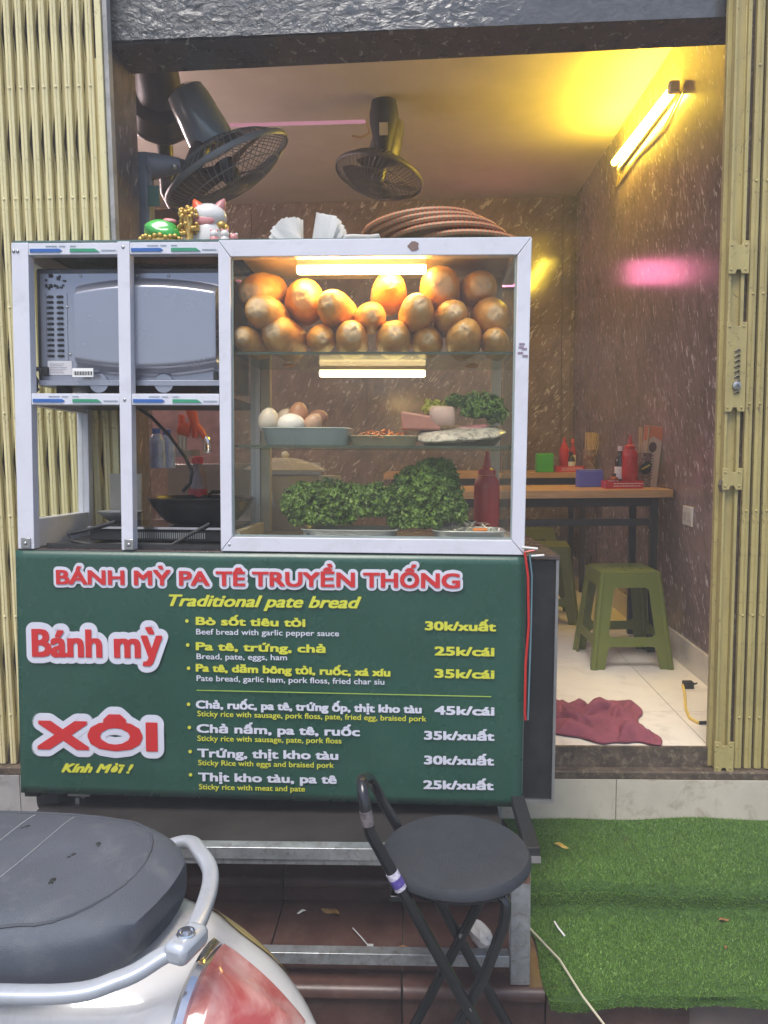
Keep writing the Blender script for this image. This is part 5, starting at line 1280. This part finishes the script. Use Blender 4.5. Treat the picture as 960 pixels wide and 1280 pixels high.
TM('dish', 'flat reddish dish right of the figurines on the cabinet top', 'dish', MB().lathe([(0.0001,0),(0.04,0),(0.052,0.007),(0.050,0.009),(0.0001,0.004)], 24), plain('dusky_dish', (0.30,0.16,0.14), 0.3), CM(top(318,0.2), 0.2, vt))
PAPT = plain('thin_tissue_paper', (0.90,0.89,0.87), 0.9, 0, 0.03)
_n = PAPT.node_tree; _o = [x for x in _n.nodes if x.type == 'OUTPUT_MATERIAL'][0]; _tr = _n.nodes.new('ShaderNodeBsdfTranslucent'); _tr.inputs['Color'].default_value = (0.92,0.91,0.89,1)
_mx = _n.nodes.new('ShaderNodeMixShader'); _mx.inputs[0].default_value = 0.45; _n.links.new(_n.nodes['Principled BSDF'].outputs[0], _mx.inputs[1]); _n.links.new(_tr.outputs[0], _mx.inputs[2]); _n.links.new(_mx.outputs[0], _o.inputs['Surface'])
# paper napkins: fanned sheets
def napkins(label, px, w_, n, a0, a1, hgt, wid, seed):
    t = T('napkin_stack', label, 'napkins', CM(top(px,w_), w_, vt), 'paper napkin stacks')
    r = random.Random(seed)
    me = MB().grid(lambda i, j: Vector(((i-0.5)*wid, 0.005*math.sin(i*5)*j+0.004*j*j, j*hgt)), 5, 4).mesh('sheet', PAPT)
    for k in range(n):
        o = P('sheet', me, None, t, loc=(0.001*(k-n/2), 0.022-0.0019*k, 0.002))
        o.rotation_euler = (0.10+r.uniform(-0.06,0.06)-0.004*k, a0+(a1-a0)*k/(n-1)+r.uniform(-0.05,0.05), r.uniform(-0.35,0.35))
    return t
napkins('left fan of thin white paper napkins leaning left on the cabinet', 372, 0.11, 22, -0.05, -1.05, 0.082, 0.046, 1)
napkins('taller folded white napkins leaning right beside the left fan', 398, 0.12, 18, 0.85, 0.15, 0.090, 0.052, 2)
nf = T('napkin_stack', 'low flat stack of white napkins right of the fanned ones', 'napkins', CM(top(451,0.10), 0.10, vt), 'paper napkin stacks')
me = MB().grid(lambda i, j: Vector((-0.045+0.088*i, -0.035+0.07*j, 0.0014*math.sin(i*7+j*2))), 4, 3).mesh('sheet', PAPT)
for k in range(12):
    o = P('sheet', me, None, nf, loc=(0.0012*k-0.006, 0, 0.003+0.0021*k)); o.rotation_euler = (0, 0, random.uniform(-0.06,0.06))
# woven trays leaning behind
WOVEN = m_wood('woven_bamboo', (0.22,0.10,0.045), (0.36,0.19,0.09), (60,60,60), 0.6)
RIMM = m_wood('tray_rim_bamboo', (0.30,0.17,0.09), (0.45,0.28,0.16), (40,40,40), 0.6)
ORB = plain('orange_binding', (0.55,0.16,0.05), 0.6)
def woven(label, pxc, pyt, w_, R_, tilt, roll_):
    q = K(pxc, pyt, w_)
    M = CM(q.x, w_, q.z) @ Matrix.Rotation(roll_,4,'Y') @ Matrix.Rotation(tilt,4,'X')
    t = T('woven_tray', label, 'woven tray', M, 'round woven trays'); c = Vector((0,R_,0))
    P('woven_base', MB().lathe([(0.0001,-0.030),(R_*0.6,-0.028),(R_*0.9,-0.014),(R_*0.985,-0.004),(R_*0.985,-0.001),(R_*0.9,-0.011),(R_*0.6,-0.025),(0.0001,-0.027)], 48, None, c), WOVEN, t)
    P('rim', MB().tube([c+Vector((R_*math.cos(a), R_*math.sin(a), 0)) for a in [2*PI*k/64 for k in range(65)]], 0.0075, 8), RIMM, t)
    mb = MB()
    for k in range(84):
        a = 2*PI*k/84; p = c+Vector((R_*math.cos(a), R_*math.sin(a), 0)); tg = Vector((-math.sin(a), math.cos(a), 0))
        mb.tube([p-tg*0.0016, p+tg*0.0016], 0.0086, 6)
    P('binding', mb, ORB, t); return t
for k, (pxc, pyt, w_) in enumerate(((526,263,0.115),(537,268,0.11),(549,273,0.105),(560,280,0.095),(584,290,0.09))):
    woven(['topmost round woven tray of the stack on the cabinet','second round woven tray from the top of the stack','third round woven tray, middle of the stack','fourth woven tray from the top with bright orange rim binding','bottom round woven tray, farthest right in the stack'][k], pxc, pyt, w_, (0.155,0.16,0.16,0.16,0.15)[k], 0.0, (-0.10,-0.08,-0.07,-0.05,0.0)[k])


# ================================================================= STEEL STAND IN FRONT OF THE CART
YS = 1.655
ra, rc = aY(660, 1062, YS), aY(640, 1086, YS)
zt_ = aY(668, 1074, YS).z
stand = T('steel_stand', 'low galvanised steel frame stand on the red step under the cart', 'stand', TR(0, YS, ZL))
xL = -1.0; xR = aY(663, 1150, YS).x; xRi = aY(638, 1150, YS).x
zr1, zr0 = aY(450,1061,YS).z-ZL, aY(450,1083,YS).z-ZL
zb1, zb0 = aY(500,1194,YS).z-ZL, aY(500,1208,YS).z-ZL
P('front_rail', MB().box((xL,0,zr0+0.014),(xRi-0.001,0.03,zr1)).box((xL,0.004,zr0),(xRi-0.001,0.03,zr0+0.013)), GALV, stand, 0.001)
P('lower_rail', B((xL,0.002,zb0),(xRi-0.001,0.03,zb1)), GALV, stand, 0.001)
P('leg', B((xRi,-0.002,0.002),(xR,0.03,zr1-0.015)), GALV, stand, 0.002)
P('leg', B((xL-0.04,-0.002,0.002),(xL,0.03,zr1-0.015)), GALV, stand, 0.002)
for x in (xRi+0.005, xL-0.035): P('leg', B((x,0.54,-0.0+ZU-ZL+0.002),(x+0.035,0.57,zr1-0.015)), GALV, stand, 0.002)
xs0, xs1 = aY(655,1085,YS).x, aY(672,1085,YS).x
P('side_rail', MB().box((xs0,-0.02,zr1-0.010),(xs1+0.002,0.58,zr1+0.018)), BLKM, stand, 0.002)
P('side_rail_end', B((xs0,-0.0235,zr1-0.016),(xs1+0.003,-0.0205,zr1+0.001)), CHROME, stand)
P('side_rail', B((xL-0.04,0.26,zr1-0.010),(xL-0.0,0.58,zr1+0.018)), BLKM, stand, 0.002)
P('back_rail', B((xL,0.54,zr1-0.03),(xRi,0.57,zr1-0.005)), GALV, stand, 0.001)
P('rust_patch', MB().box((xRi+0.002,-0.0045,zr1-0.075),(xR-0.002,-0.0025,zr1-0.045)), plain('rust', (0.22,0.11,0.07), 0.8, 0, 0.4, 60), stand)
P('deck_sheet', B((xL,0.10,zr0-0.004),(xRi,0.535,zr0+0.002)), plain('dark_sheet', (0.03,0.026,0.024), 0.5, 0, 0.3), stand)
# debris on the steps
def litter(name, label, cat, px, py, z, r, sc_, mat, seed=0):
    q = aZ(px, py, z)
    return TM(name, label, cat, MB().ball((0,0,0), r, 14, sc_, fn=lambda p: p*(1+0.5*mnoise.noise(p*40+Vector((seed,0,0))))), mat, TR(q.x, q.y, z+r*sc_[2], seed))
litter('plastic_bag', 'crumpled white plastic bag on the step under the black stool', 'plastic bag', 600, 1176, ZL+0.001, 0.052, (1.0,0.45,0.35), plain('white_plastic', (0.62,0.60,0.58), 0.35), 2)
def leaf(label, px, py, z, L, mat, rz, seed=1, surf=0.014):
    def lf(i, j):
        wd = math.sin(PI*min(1, max(0.02, i)))**0.8*0.42; return Vector(((i-0.5)*L, (j-0.5)*wd*L, 0.10*L*math.sin(PI*i)+0.08*L*abs(j-0.5)*2*math.sin(5*i+seed)))
    q = aZ(px, py, z+surf)
    return TM('dry_leaf', label, 'leaf', MB().grid(lf, 10, 6), mat, TR(q.x, q.y, z+surf, rz), 'dry leaves on the steps')
LY = plain('dry_yellow_leaf', (0.48,0.33,0.07), 0.6, 0, 0.3, 60); LB = plain('dry_brown_leaf', (0.26,0.13,0.05), 0.7, 0, 0.3, 60)
leaf('yellow dry leaf on the turf near the kerb', 702, 1058, ZU, 0.045, LY, -0.4)
leaf('brown dry leaf on the turf at the lower step right', 905, 1150, ZL, 0.03, LB, 0.2)
leaf('small dark leaf fragment below the brown turf leaf', 907, 1184, ZL, 0.018, LB, 1.2)
leaf('large ochre dry leaf on the red tiles under the stand', 413, 1140, ZL, 0.06, plain('ochre_leaf', (0.30,0.17,0.05), 0.7, 0, 0.3, 50), -0.5, 3, 0.004)
leaf('brown leaf scraps on the tiles behind the lower rail', 500, 1190, ZL, 0.06, LB, 0.1, 4, 0.004)
leaf('small curled white flower bud on the tiles at the left', 377, 1140, ZL, 0.025, PAPER, 0.4, 4, 0.004)
TM('grass_straw', 'thin dry white sprig lying on the turf left side', 'straw', MB().tube([aZ(693,1152,ZL+0.014), aZ(698,1160,ZL+0.02), aZ(706,1170,ZL+0.014)], 0.0022, 5), PAPER)
TM('stick', 'long thin pale stick lying across the step corner onto the turf', 'stick', MB().tube([aZ(658,1156,ZL+0.02), aZ(700,1200,ZL+0.025), aZ(728,1245,ZL+0.022), aZ(757,1283,ZL+0.02)], 0.0026, 6), plain('pale_stick', (0.55,0.50,0.38), 0.7))
TM('broken_lighter', 'thin wire with a small grey tag on the tiles under the stand', 'wire', MB().tube([aZ(441,1160,ZL+0.01), aZ(452,1172,ZL+0.008), aZ(462,1184,ZL+0.008)], 0.0016, 5).box(aZ(459,1182,ZL+0.004), aZ(466,1190,ZL+0.009)), plain('grey_tag', (0.5,0.5,0.5), 0.5))

# ================================================================= BLACK FOLDING STOOL
sC = aZ(570, 1061, 0.585); zs_ = 0.585
fs = T('folding_stool', 'black folding stool with round cushion seat and tube backrest', 'stool', TR(sC.x, sC.y, 0, 0.0))
L_ = lambda px, py, Y: aY(px, py, Y) - Vector((sC.x, sC.y, 0))
LZ = lambda px, py, Z: aZ(px, py, Z) - Vector((sC.x, sC.y, 0))
rS = 0.149
P('cushion', MB().lathe([(0.0001,zs_-0.030),(rS*0.93,zs_-0.030),(rS,zs_-0.020),(rS,zs_-0.010),(rS*0.96,zs_-0.001),(rS*0.75,zs_+0.003),(0.0001,zs_+0.004)], 56), plain('black_fabric_seat', (0.030,0.034,0.042), 0.7, 0, 0.15, 12, 0.4, 500, dirt=(0.10,0.10,0.11), dirt_amt=0.15), fs)
P('seat_ring', MB().lathe([(rS*0.80,zs_-0.042),(rS*0.90,zs_-0.036),(rS*0.90,zs_-0.0305),(0.0001,zs_-0.0305)], 40), BLACKT, fs)
rt = 0.0112
yb = sC.y
# backrest hoop: near side tube and far side tube, from the floor up through the seat's left edge
nearY, farY = yb-0.115, yb+0.115
foot_n = L_(604, 1272, nearY+0.0); 
def ext(a, b, z):  # continue the line a->b down to height z
    t = (z-a.z)/(b.z-a.z); return a+(b-a)*t
n1_ = L_(462, 1040, nearY); n2_ = L_(592, 1273, nearY); ntop = L_(447, 962, nearY-0.0)
nf_ = ext(n1_, n2_, 0.014)
f1_ = L_(496, 1032, farY); ftop = L_(456, 956, farY)
dv = n2_-n1_; ff_ = f1_ + dv*((0.014-f1_.z)/dv.z)
def arc(a, b, c, n=5):
    return [a.lerp(b, k/n).lerp(b.lerp(c, k/n), k/n) for k in range(n+1)]
topn = n1_ + Vector((-0.020, 0.0, 0.085)); topf = f1_ + Vector((-0.066, 0.0, 0.130))
topn = L_(450, 975, nearY); topf = L_(461, 972, farY)
mid = (topn+topf)/2
pts = [nf_, n1_] + arc(n1_+(topn-n1_)*0.25, topn+Vector((0,0.0,0.010)), topn+(topf-topn)*0.30, 6) + arc(topn+(topf-topn)*0.70, topf+Vector((0,0,0.010)), f1_+(topf-f1_)*0.55, 6) + [f1_, ff_]
P('backrest_hoop', MB().tube(pts, rt, 12), BLACKT, fs)
# second pair of legs, from under the seat's right edge down to the left
r1n, r2n = L_(640, 1105, nearY+0.012), L_(520, 1275, nearY+0.012)
r1n.z = zs_-0.045
r0n = Vector((0.105, -0.09, zs_-0.05)); r0f = Vector((0.105, 0.09, zs_-0.05))
dn = (r2n-L_(600,1190,nearY+0.012)).normalized()
gn = L_(607, 1216, nearY+0.012); r2n = L_(585, 1257, nearY+0.012); gnf = ext(gn, r2n, 0.014)
topk = L_(629, 1158, nearY+0.012)
off = Vector((0, farY-nearY-0.024, 0))
loop = [gnf, gn] + arc(topk, L_(640, 1112, nearY+0.012), Vector((topk.x-0.02, topk.y+0.02, zs_-0.05)), 5) + arc(Vector((topk.x-0.02, topk.y-0.02, zs_-0.05))+off, L_(640, 1112, nearY+0.012)+off, topk+off, 5) + [gn+off, gnf+off]
P('leg_frame', MB().tube(loop, rt*0.96, 12), BLACKT, fs)
for p in (nf_, ff_, gnf, gnf+off): P('rubber_foot', MB().lathe([(0.0155,-0.013),(0.0165,0.0),(0.0155,0.022),(0.0001,0.023)], 14, None, p), BLKM, fs)
P('stretcher', MB().tube([nf_+(n2_-nf_)*0.3, ff_+(n2_-nf_)*0.3], 0.008, 10), BLACKT, fs)
P('stretcher', MB().tube([gnf+(gn-gnf)*0.25, gnf+off+(gn-gnf)*0.25], 0.008, 10), BLACKT, fs)
# pivot bolts where the tubes cross
for yy in (nearY+0.006, farY-0.006):
    P('pivot_bolt', MB().tube([Vector((L_(585,1259,nearY).x, yy-yb-0.016, L_(585,1259,nearY).z)), Vector((L_(585,1259,nearY).x, yy-yb+0.016, L_(585,1259,nearY).z))], 0.006, 8), STEEL, fs)
P('hinge_bracket', MB().box((-0.13,-0.10,zs_-0.052),(-0.10,0.10,zs_-0.040)), BLACKT, fs, 0.002)
tg0, tg1 = L_(489.5,1090,nearY), L_(501,1111,nearY)
P('wrapped_label', MB().tube([tg0, tg1], rt+0.0009, 14), plain('label_white_violet', (0.55,0.52,0.62), 0.4, 0, 0.4, 160), fs)
P('label_print', MB().tube([tg0.lerp(tg1,0.35), tg0.lerp(tg1,0.8)], rt+0.0014, 14), plain('violet_print', (0.10,0.07,0.30), 0.4, 0, 0.5, 200), fs)
sa_, sb_ = n1_.lerp(topn,0.10), n1_.lerp(topn,0.45)
P('scratched_patch', MB().tube([sa_.lerp(sb_,0.1), sb_.lerp(sa_,0.1)], rt+0.0006, 14), plain('scuffed_paint', (0.20,0.17,0.18), 0.4, 0.3, 0.6, 90), fs)

# ================================================================= SCOOTER
SO = Vector((-0.385, 1.015, 0)); SA = math.atan2(-0.147, 0.99)
MS = Matrix.Translation(SO) @ Matrix.Rotation(SA, 4, 'Z'); MSi = MS.inverted()
sco = T('motor_scooter', 'white motor scooter with black seat parked in the foreground left', 'scooter', MS)
G = lambda px, py, z: MSi @ aZ(px, py, z)
def interp(tab, s):
    n = len(tab)
    if s <= tab[0][0]: return tab[0][1:]
    if s >= tab[-1][0]: return tab[-1][1:]
    for i in range(n-1):
        if s <= tab[i+1][0]: break
    a, b = tab[i], tab[i+1]; h = b[0]-a[0]; t = (s-a[0])/h
    def slope(k, c):
        if k == 0: return (tab[1][c]-tab[0][c])/(tab[1][0]-tab[0][0])
        if k == n-1: return (tab[-1][c]-tab[-2][c])/(tab[-1][0]-tab[-2][0])
        d0 = (tab[k][c]-tab[k-1][c])/(tab[k][0]-tab[k-1][0]); d1 = (tab[k+1][c]-tab[k][c])/(tab[k+1][0]-tab[k][0])
        return 0 if d0*d1 <= 0 else 2*d0*d1/(d0+d1)
    return tuple((2*t**3-3*t*t+1)*a[c]+(t**3-2*t*t+t)*h*slope(i,c)+(-2*t**3+3*t*t)*b[c]+(t**3-t*t)*h*slope(i+1,c) for c in range(1, len(a)))
def sring(s, hw, z0, z1, n=36, pw=3.2, pt=2.4, shift=0.0, bow=0.0):
    out = []
    for k in range(n):
        a = 2*PI*k/n; c, s_ = math.cos(a), math.sin(a)
        y = hw*math.copysign(abs(c)**(2/pw), c); z = (z0+z1)/2 + (z1-z0)/2*math.copysign(abs(s_)**(2/pt), s_)
        out.append(Vector((s + bow*(1-abs(y/hw)**2) if hw > 0 else s, y+shift, z)))
    return out
# seat: (s, half width, z bottom, z top)
ST = [(-0.80,0.10,0.72,0.775),(-0.62,0.135,0.69,0.79),(-0.40,0.160,0.69,0.798),(-0.20,0.166,0.695,0.805),(-0.09,0.155,0.70,0.806),(-0.03,0.132,0.705,0.800),(0.0,0.112,0.715,0.792),(0.022,0.085,0.73,0.780)]
rings = []
N_ = 44
for k in range(N_+1):
    s = -0.80+0.822*k/N_; hw, z0, z1 = interp(ST, s); rings.append(sring(s, hw, z0, z1, 56, 4.6, 4.0, 0.0, 0.014*max(0, min(1, (s+0.25)/0.2))))
SEATM = plain('scooter_seat_vinyl', (0.088,0.100,0.124), 0.36, 0, 0.12, 6, 0.45, 620, dirt=(0.22,0.225,0.23), dirt_amt=0.35)
seat = P('seat', MB().loft(rings), SEATM, sco)
# the piped seam, stitch lines and small holes of the seat
def seat_z(s, t):
    hw, z0, z1 = interp(ST, s); c = min(0.999, abs(t)/hw); sn = (1-c**3.4)**(1/1.0) if c < 1 else 0
    a = max(0, 1-c**4.6); return (z0+z1)/2+(z1-z0)/2*(a**(1/4.0))
seam = []
for k in range(41):
    u = -1+2*k/40
    if u < -0.35: s = -0.78 + (u+1)/0.65*0.68; t = -interp(ST, s)[0]*0.90
    elif u > 0.35: s = -0.78 + (1-u)/0.65*0.68; t = interp(ST, s)[0]*0.90
    else:
        a = u/0.35*PI/2; hw = interp(ST, -0.12)[0]*0.90; t = hw*0.93*math.sin(a); s = -0.10+0.088*math.cos(a)
    seam.append(Vector((s, t, seat_z(s, t)+0.0014)))
P('seam_piping', MB().tube(seam, 0.0022, 6), plain('seam_dark', (0.07,0.077,0.09), 0.5), seat)
THR = plain('stitch_thread', (0.35,0.36,0.38), 0.6)
mb = MB()
for s0 in (-0.20, -0.27):
    for k in range(40):
        t0 = -0.135+0.27*k/40; t1 = t0+0.0045; b_ = lambda t: s0+0.012*math.cos(t*8)
        mb.tube([Vector((b_(t0), t0, seat_z(b_(t0), t0)+0.0006)), Vector((b_(t1), t1, seat_z(b_(t1), t1)+0.0006))], 0.0009, 4)
P('stitching', mb, THR, seat, kind='stuff')
mb = MB()
for px, py in ((89,1072),(65,1104),(130,1110),(123,1058),(31,1034)):
    q = G(px, py, 0.803); a = random.uniform(0, PI)
    for d in (-0.004, 0.002, 0.005): mb.ball((q.x+d*math.cos(a), q.y+d*math.sin(a), seat_z(q.x, q.y)+0.0002), random.uniform(0.0025,0.0045), 8, (1,0.8,0.25))
P('worn_holes', mb, BLKM, seat)
q = G(25, 1192, 0.72)
# side badge plate on the near side
P('side_badge', MB().loft([[Vector((s, -interp(ST, min(-0.1,s))[0]-0.0015+0.002*k2, zz)) for (s, zz) in [(-0.56,0.722),(-0.33,0.722),(-0.315,0.728),(-0.315,0.738),(-0.33,0.746),(-0.56,0.746)]] for k2 in (0,1)]), plain('glossy_black_badge', (0.02,0.02,0.022), 0.1), seat)
P('badge_edge', MB().tube([Vector((-0.56,-interp(ST,-0.56)[0]-0.002,0.7465)), Vector((-0.33,-interp(ST,-0.33)[0]-0.002,0.7465)), Vector((-0.313,-interp(ST,-0.313)[0]-0.002,0.734)), Vector((-0.33,-interp(ST,-0.33)[0]-0.002,0.7215))], 0.0016, 6), CHROME, seat)
# tail body
BT_ = [(-1.15,0.13,0.20,0.50),(-0.80,0.15,0.30,0.66),(-0.45,0.175,0.38,0.715),(-0.20,0.178,0.42,0.725),(-0.05,0.168,0.45,0.728),(0.04,0.148,0.47,0.714),(0.10,0.125,0.49,0.694),(0.16,0.098,0.505,0.660),(0.21,0.066,0.52,0.620),(0.245,0.030,0.53,0.585)]
rings = []
for k in range(121):
    s = -1.15+1.395*k/120; hw, z0, z1 = interp(BT_, s); rings.append(sring(s, hw, z0, z1, 48, 2.6, 2.3, 0, 0.0))
WP = plain('white_scooter_paint', (0.62,0.60,0.58), 0.14, 0, 0.05, 5, coat=0.8, dirt=(0.42,0.38,0.33), dirt_amt=0.35)
P('tail_body', MB().loft(rings), WP, sco)
def bodyz(s, t):
    hw, z0, z1 = interp(BT_, s); c = min(0.999, abs(t)/hw); return (z0+z1)/2+(z1-z0)/2*((1-c**2.6)**(1/2.3))
# tail lamp wrapping the near half of the tail
def lens_fn(inset, lift, s0=0.10, s1=0.262, t0=-0.95, t1=0.42):
    def f(i, j):
        s = s0+0.02*(1-j)*0 + (s1-s0)*i; hw, z0, z1 = interp(BT_, s)
        a_lo, a_hi = 0.03*PI, 0.53*PI
        a = a_lo + (a_hi-a_lo)*(inset+(1-2*inset)*j); c, s_ = math.cos(a), math.sin(a)
        edge = min(1, 6*min(i,1-i), 6*min(j,1-j)) if lift else 1
        y = -(hw*abs(c)**(2/2.6)*math.copysign(1,c)); z = (z0+z1)/2+(z1-z0)/2*math.copysign(abs(s_)**(2/2.3), s_); s = s + 0.05*max(0,-c)*(1-i)
        nv = Vector((0.35, -c, s_)).normalized()
        return Vector((s,y,z))+nv*(0.002+lift*edge)
    return f
LENS = None
m_, nt_, b_ = _new('red_lens')
v_ = coords(nt_); wv = N(nt_, 'TexWave'); wv.inputs['Scale'].default_value = 18; wv.inputs['Distortion'].default_value = 3; nt_.links.new(v_, wv.inputs['Vector'])
nt_.links.new(ramp(nt_, noise(nt_, v_, 12, 4, 0.6, 0.8), [(0.35,(0.40,0.07,0.06)),(0.52,(0.55,0.25,0.22)),(0.70,(0.60,0.40,0.36))]), b_.inputs['Base Color'])
b_.inputs['Roughness'].default_value = 0.16; b_.inputs['Coat Weight'].default_value = 0.8
bump(nt_, b_, wv.outputs['Fac'], 0.06, 0.003); LENS = m_
lens = P('tail_lamp', MB().grid(lens_fn(0, 0.009, 0.102, 0.228), 48, 48), LENS, sco)
P('bright_reflector', MB().grid(lens_fn(0.25, 0.0085, 0.175, 0.21), 12, 10), plain('lens_bright_red', (0.52,0.06,0.05), 0.15), lens)
P('chrome_bezel', MB().grid(lens_fn(0.0, 0.006, 0.086, 0.1035), 4, 24), CHROME, lens)
def amb(i, j):
    s = 0.04+0.15*i; hw, z0, z1 = interp(BT_, s); a = (0.20+0.13*math.sin(PI*i)*j+0.02)*PI; c, s_ = math.cos(a), math.sin(a)
    return Vector((s, hw*abs(c)**(2/2.6), (z0+z1)/2+(z1-z0)/2*abs(s_)**(2/2.3)))+Vector((0.1,c,s_))*0.003
P('amber_indicator', MB().grid(amb, 16, 6), plain('amber_lens', (0.42,0.32,0.12), 0.2), sco)
# grab rail wrapping the seat's tail
RAILM = plain('silver_grab_rail', (0.52,0.55,0.60), 0.32, 0.35, 0.06, 12, dirt=(0.3,0.3,0.3), dirt_amt=0.3)
rp_ = [Vector((-0.62,-0.205,0.735)), Vector((-0.30,-0.200,0.742)), G(60,1243,0.745), G(150,1224,0.755), G(198,1198,0.765), G(236,1172,0.775), G(258,1125,0.775), G(263,1090,0.772), G(250,1066,0.768), G(232,1052,0.755), Vector((-0.10,0.165,0.735)), Vector((-0.3,0.19,0.72))]
def crom(P_, n=7):
    out = []
    for i in range(len(P_)-1):
        a = P_[max(i-1,0)]; b = P_[i]; c = P_[i+1]; d = P_[min(i+2,len(P_)-1)]
        for k in range(n):
            t = k/n; out.append(0.5*((2*b)+(c-a)*t+(2*a-5*b+4*c-d)*t*t+(3*b-a-3*c+d)*t**3))
    return out+[P_[-1]]
path = crom(rp_)
mb = MB(); rr_ = []
for i, p in enumerate(path):
    t = (path[min(i+1,len(path)-1)]-path[max(i-1,0)]).normalized(); side = t.cross(Vector((0,0,1))).normalized(); up = side.cross(t)
    rr_.append([p+side*0.0118*math.copysign(abs(math.cos(a))**0.7, math.cos(a))+up*0.0088*math.copysign(abs(math.sin(a))**0.7, math.sin(a)) for a in [2*PI*k/20 for k in range(20)]])
P('grab_rail', mb.loft(rr_), RAILM, sco)
bq = G(233, 1177, 0.776); bd = (G(262,1140,0.775)-G(205,1200,0.77)).normalized(); ang = math.atan2(bd.y, bd.x)
RM = Matrix.Translation(bq) @ Matrix.Rotation(ang,4,'Z')
P('rail_bracket', MB().box((-0.028,-0.0165,-0.016),(0.028,0.0165,0.011), RM), RAILM, sco, 0.008)
P('bracket_bolt', MB().lathe([(0.0001,0.0115),(0.008,0.0115),(0.009,0.0135),(0.011,0.0135),(0.012,0.0112)], 18, RM).lathe([(0.006,0.0117),(0.006,0.0165),(0.0001,0.0165)], 6, RM), CHROME, sco)
# the rest of the scooter: rear wheel, guard, floor, front (mostly outside the frame)
whl = P('wheel', MB().lathe([(0.13,-0.045),(0.19,-0.05),(0.225,-0.03),(0.23,0),(0.225,0.03),(0.19,0.05),(0.13,0.045),(0.13,-0.045)], 40, Matrix.Rotation(PI/2,4,'X'), (-0.12,0,0.232)), BLKM, sco, label='rear wheel')
P('rim', MB().lathe([(0.0001,-0.03),(0.04,-0.03),(0.12,-0.015),(0.129,-0.03),(0.129,0.03),(0.12,0.015),(0.04,0.03),(0.0001,0.03)], 28, Matrix.Rotation(PI/2,4,'X'), (-0.12,0,0.232)), STEEL, whl)
P('engine_block', B((-0.45,-0.09,0.16),(-0.15,-0.058,0.34)), GREYD, sco, 0.02)
P('mudguard', MB().grid(lambda i, j: Vector((-0.12+0.265*math.cos(0.1+2.2*i), (j-0.5)*0.13, 0.232+0.255*math.sin(0.1+2.2*i))), 16, 4), BLKM, sco)
P('footboard', B((-1.5,-0.14,0.22),(-1.14,0.14,0.27)), GREYD, sco, 0.02)
P('leg_shield', MB().loft([sring(-1.60, 0.17, 0.20, 0.95), sring(-1.52, 0.20, 0.22, 0.98)]), WP, sco)
wh2 = P('wheel', MB().lathe([(0.13,-0.04),(0.19,-0.045),(0.225,-0.025),(0.23,0),(0.225,0.025),(0.19,0.045),(0.13,0.04),(0.13,-0.04)], 40, Matrix.Rotation(PI/2,4,'X'), (-1.72,0,0.232)), BLKM, sco, label='front wheel')
P('rim', MB().lathe([(0.0001,-0.03),(0.129,-0.03),(0.129,0.03),(0.0001,0.03)], 28, Matrix.Rotation(PI/2,4,'X'), (-1.72,0,0.232)), STEEL, wh2)
P('handlebar', MB().tube([(-1.50,-0.33,1.02),(-1.54,-0.12,1.05),(-1.56,0,1.03),(-1.54,0.12,1.05),(-1.50,0.33,1.02)], 0.015, 10).tube([(-1.56,0,1.03),(-1.60,0,0.9)], 0.04, 10), BLKM, sco)
P('kickstand', MB().tube([(-0.5,-0.08,0.22),(-0.55,-0.2,0.012)], 0.012, 8), BLKM, sco)

# ================================================================= HAZE: volume added to imitate lens veil and lift the blacks
hz = bpy.data.materials.new('veil_haze'); hz.use_nodes = True; hz.node_tree.nodes.clear()
hv = hz.node_tree.nodes.new('ShaderNodeVolumePrincipled'); hv.inputs['Color'].default_value = (0.92,0.94,1.0,1); hv.inputs['Density'].default_value = HAZE; hv.inputs['Anisotropy'].default_value = 0.0
ho = hz.node_tree.nodes.new('ShaderNodeOutputMaterial'); hz.node_tree.links.new(hv.outputs[0], ho.inputs['Volume'])
if HAZE: o = P('veil_haze', B((-26,-26,-1.4),(26,26,5.0)), hz); o['kind'] = 'stuff'
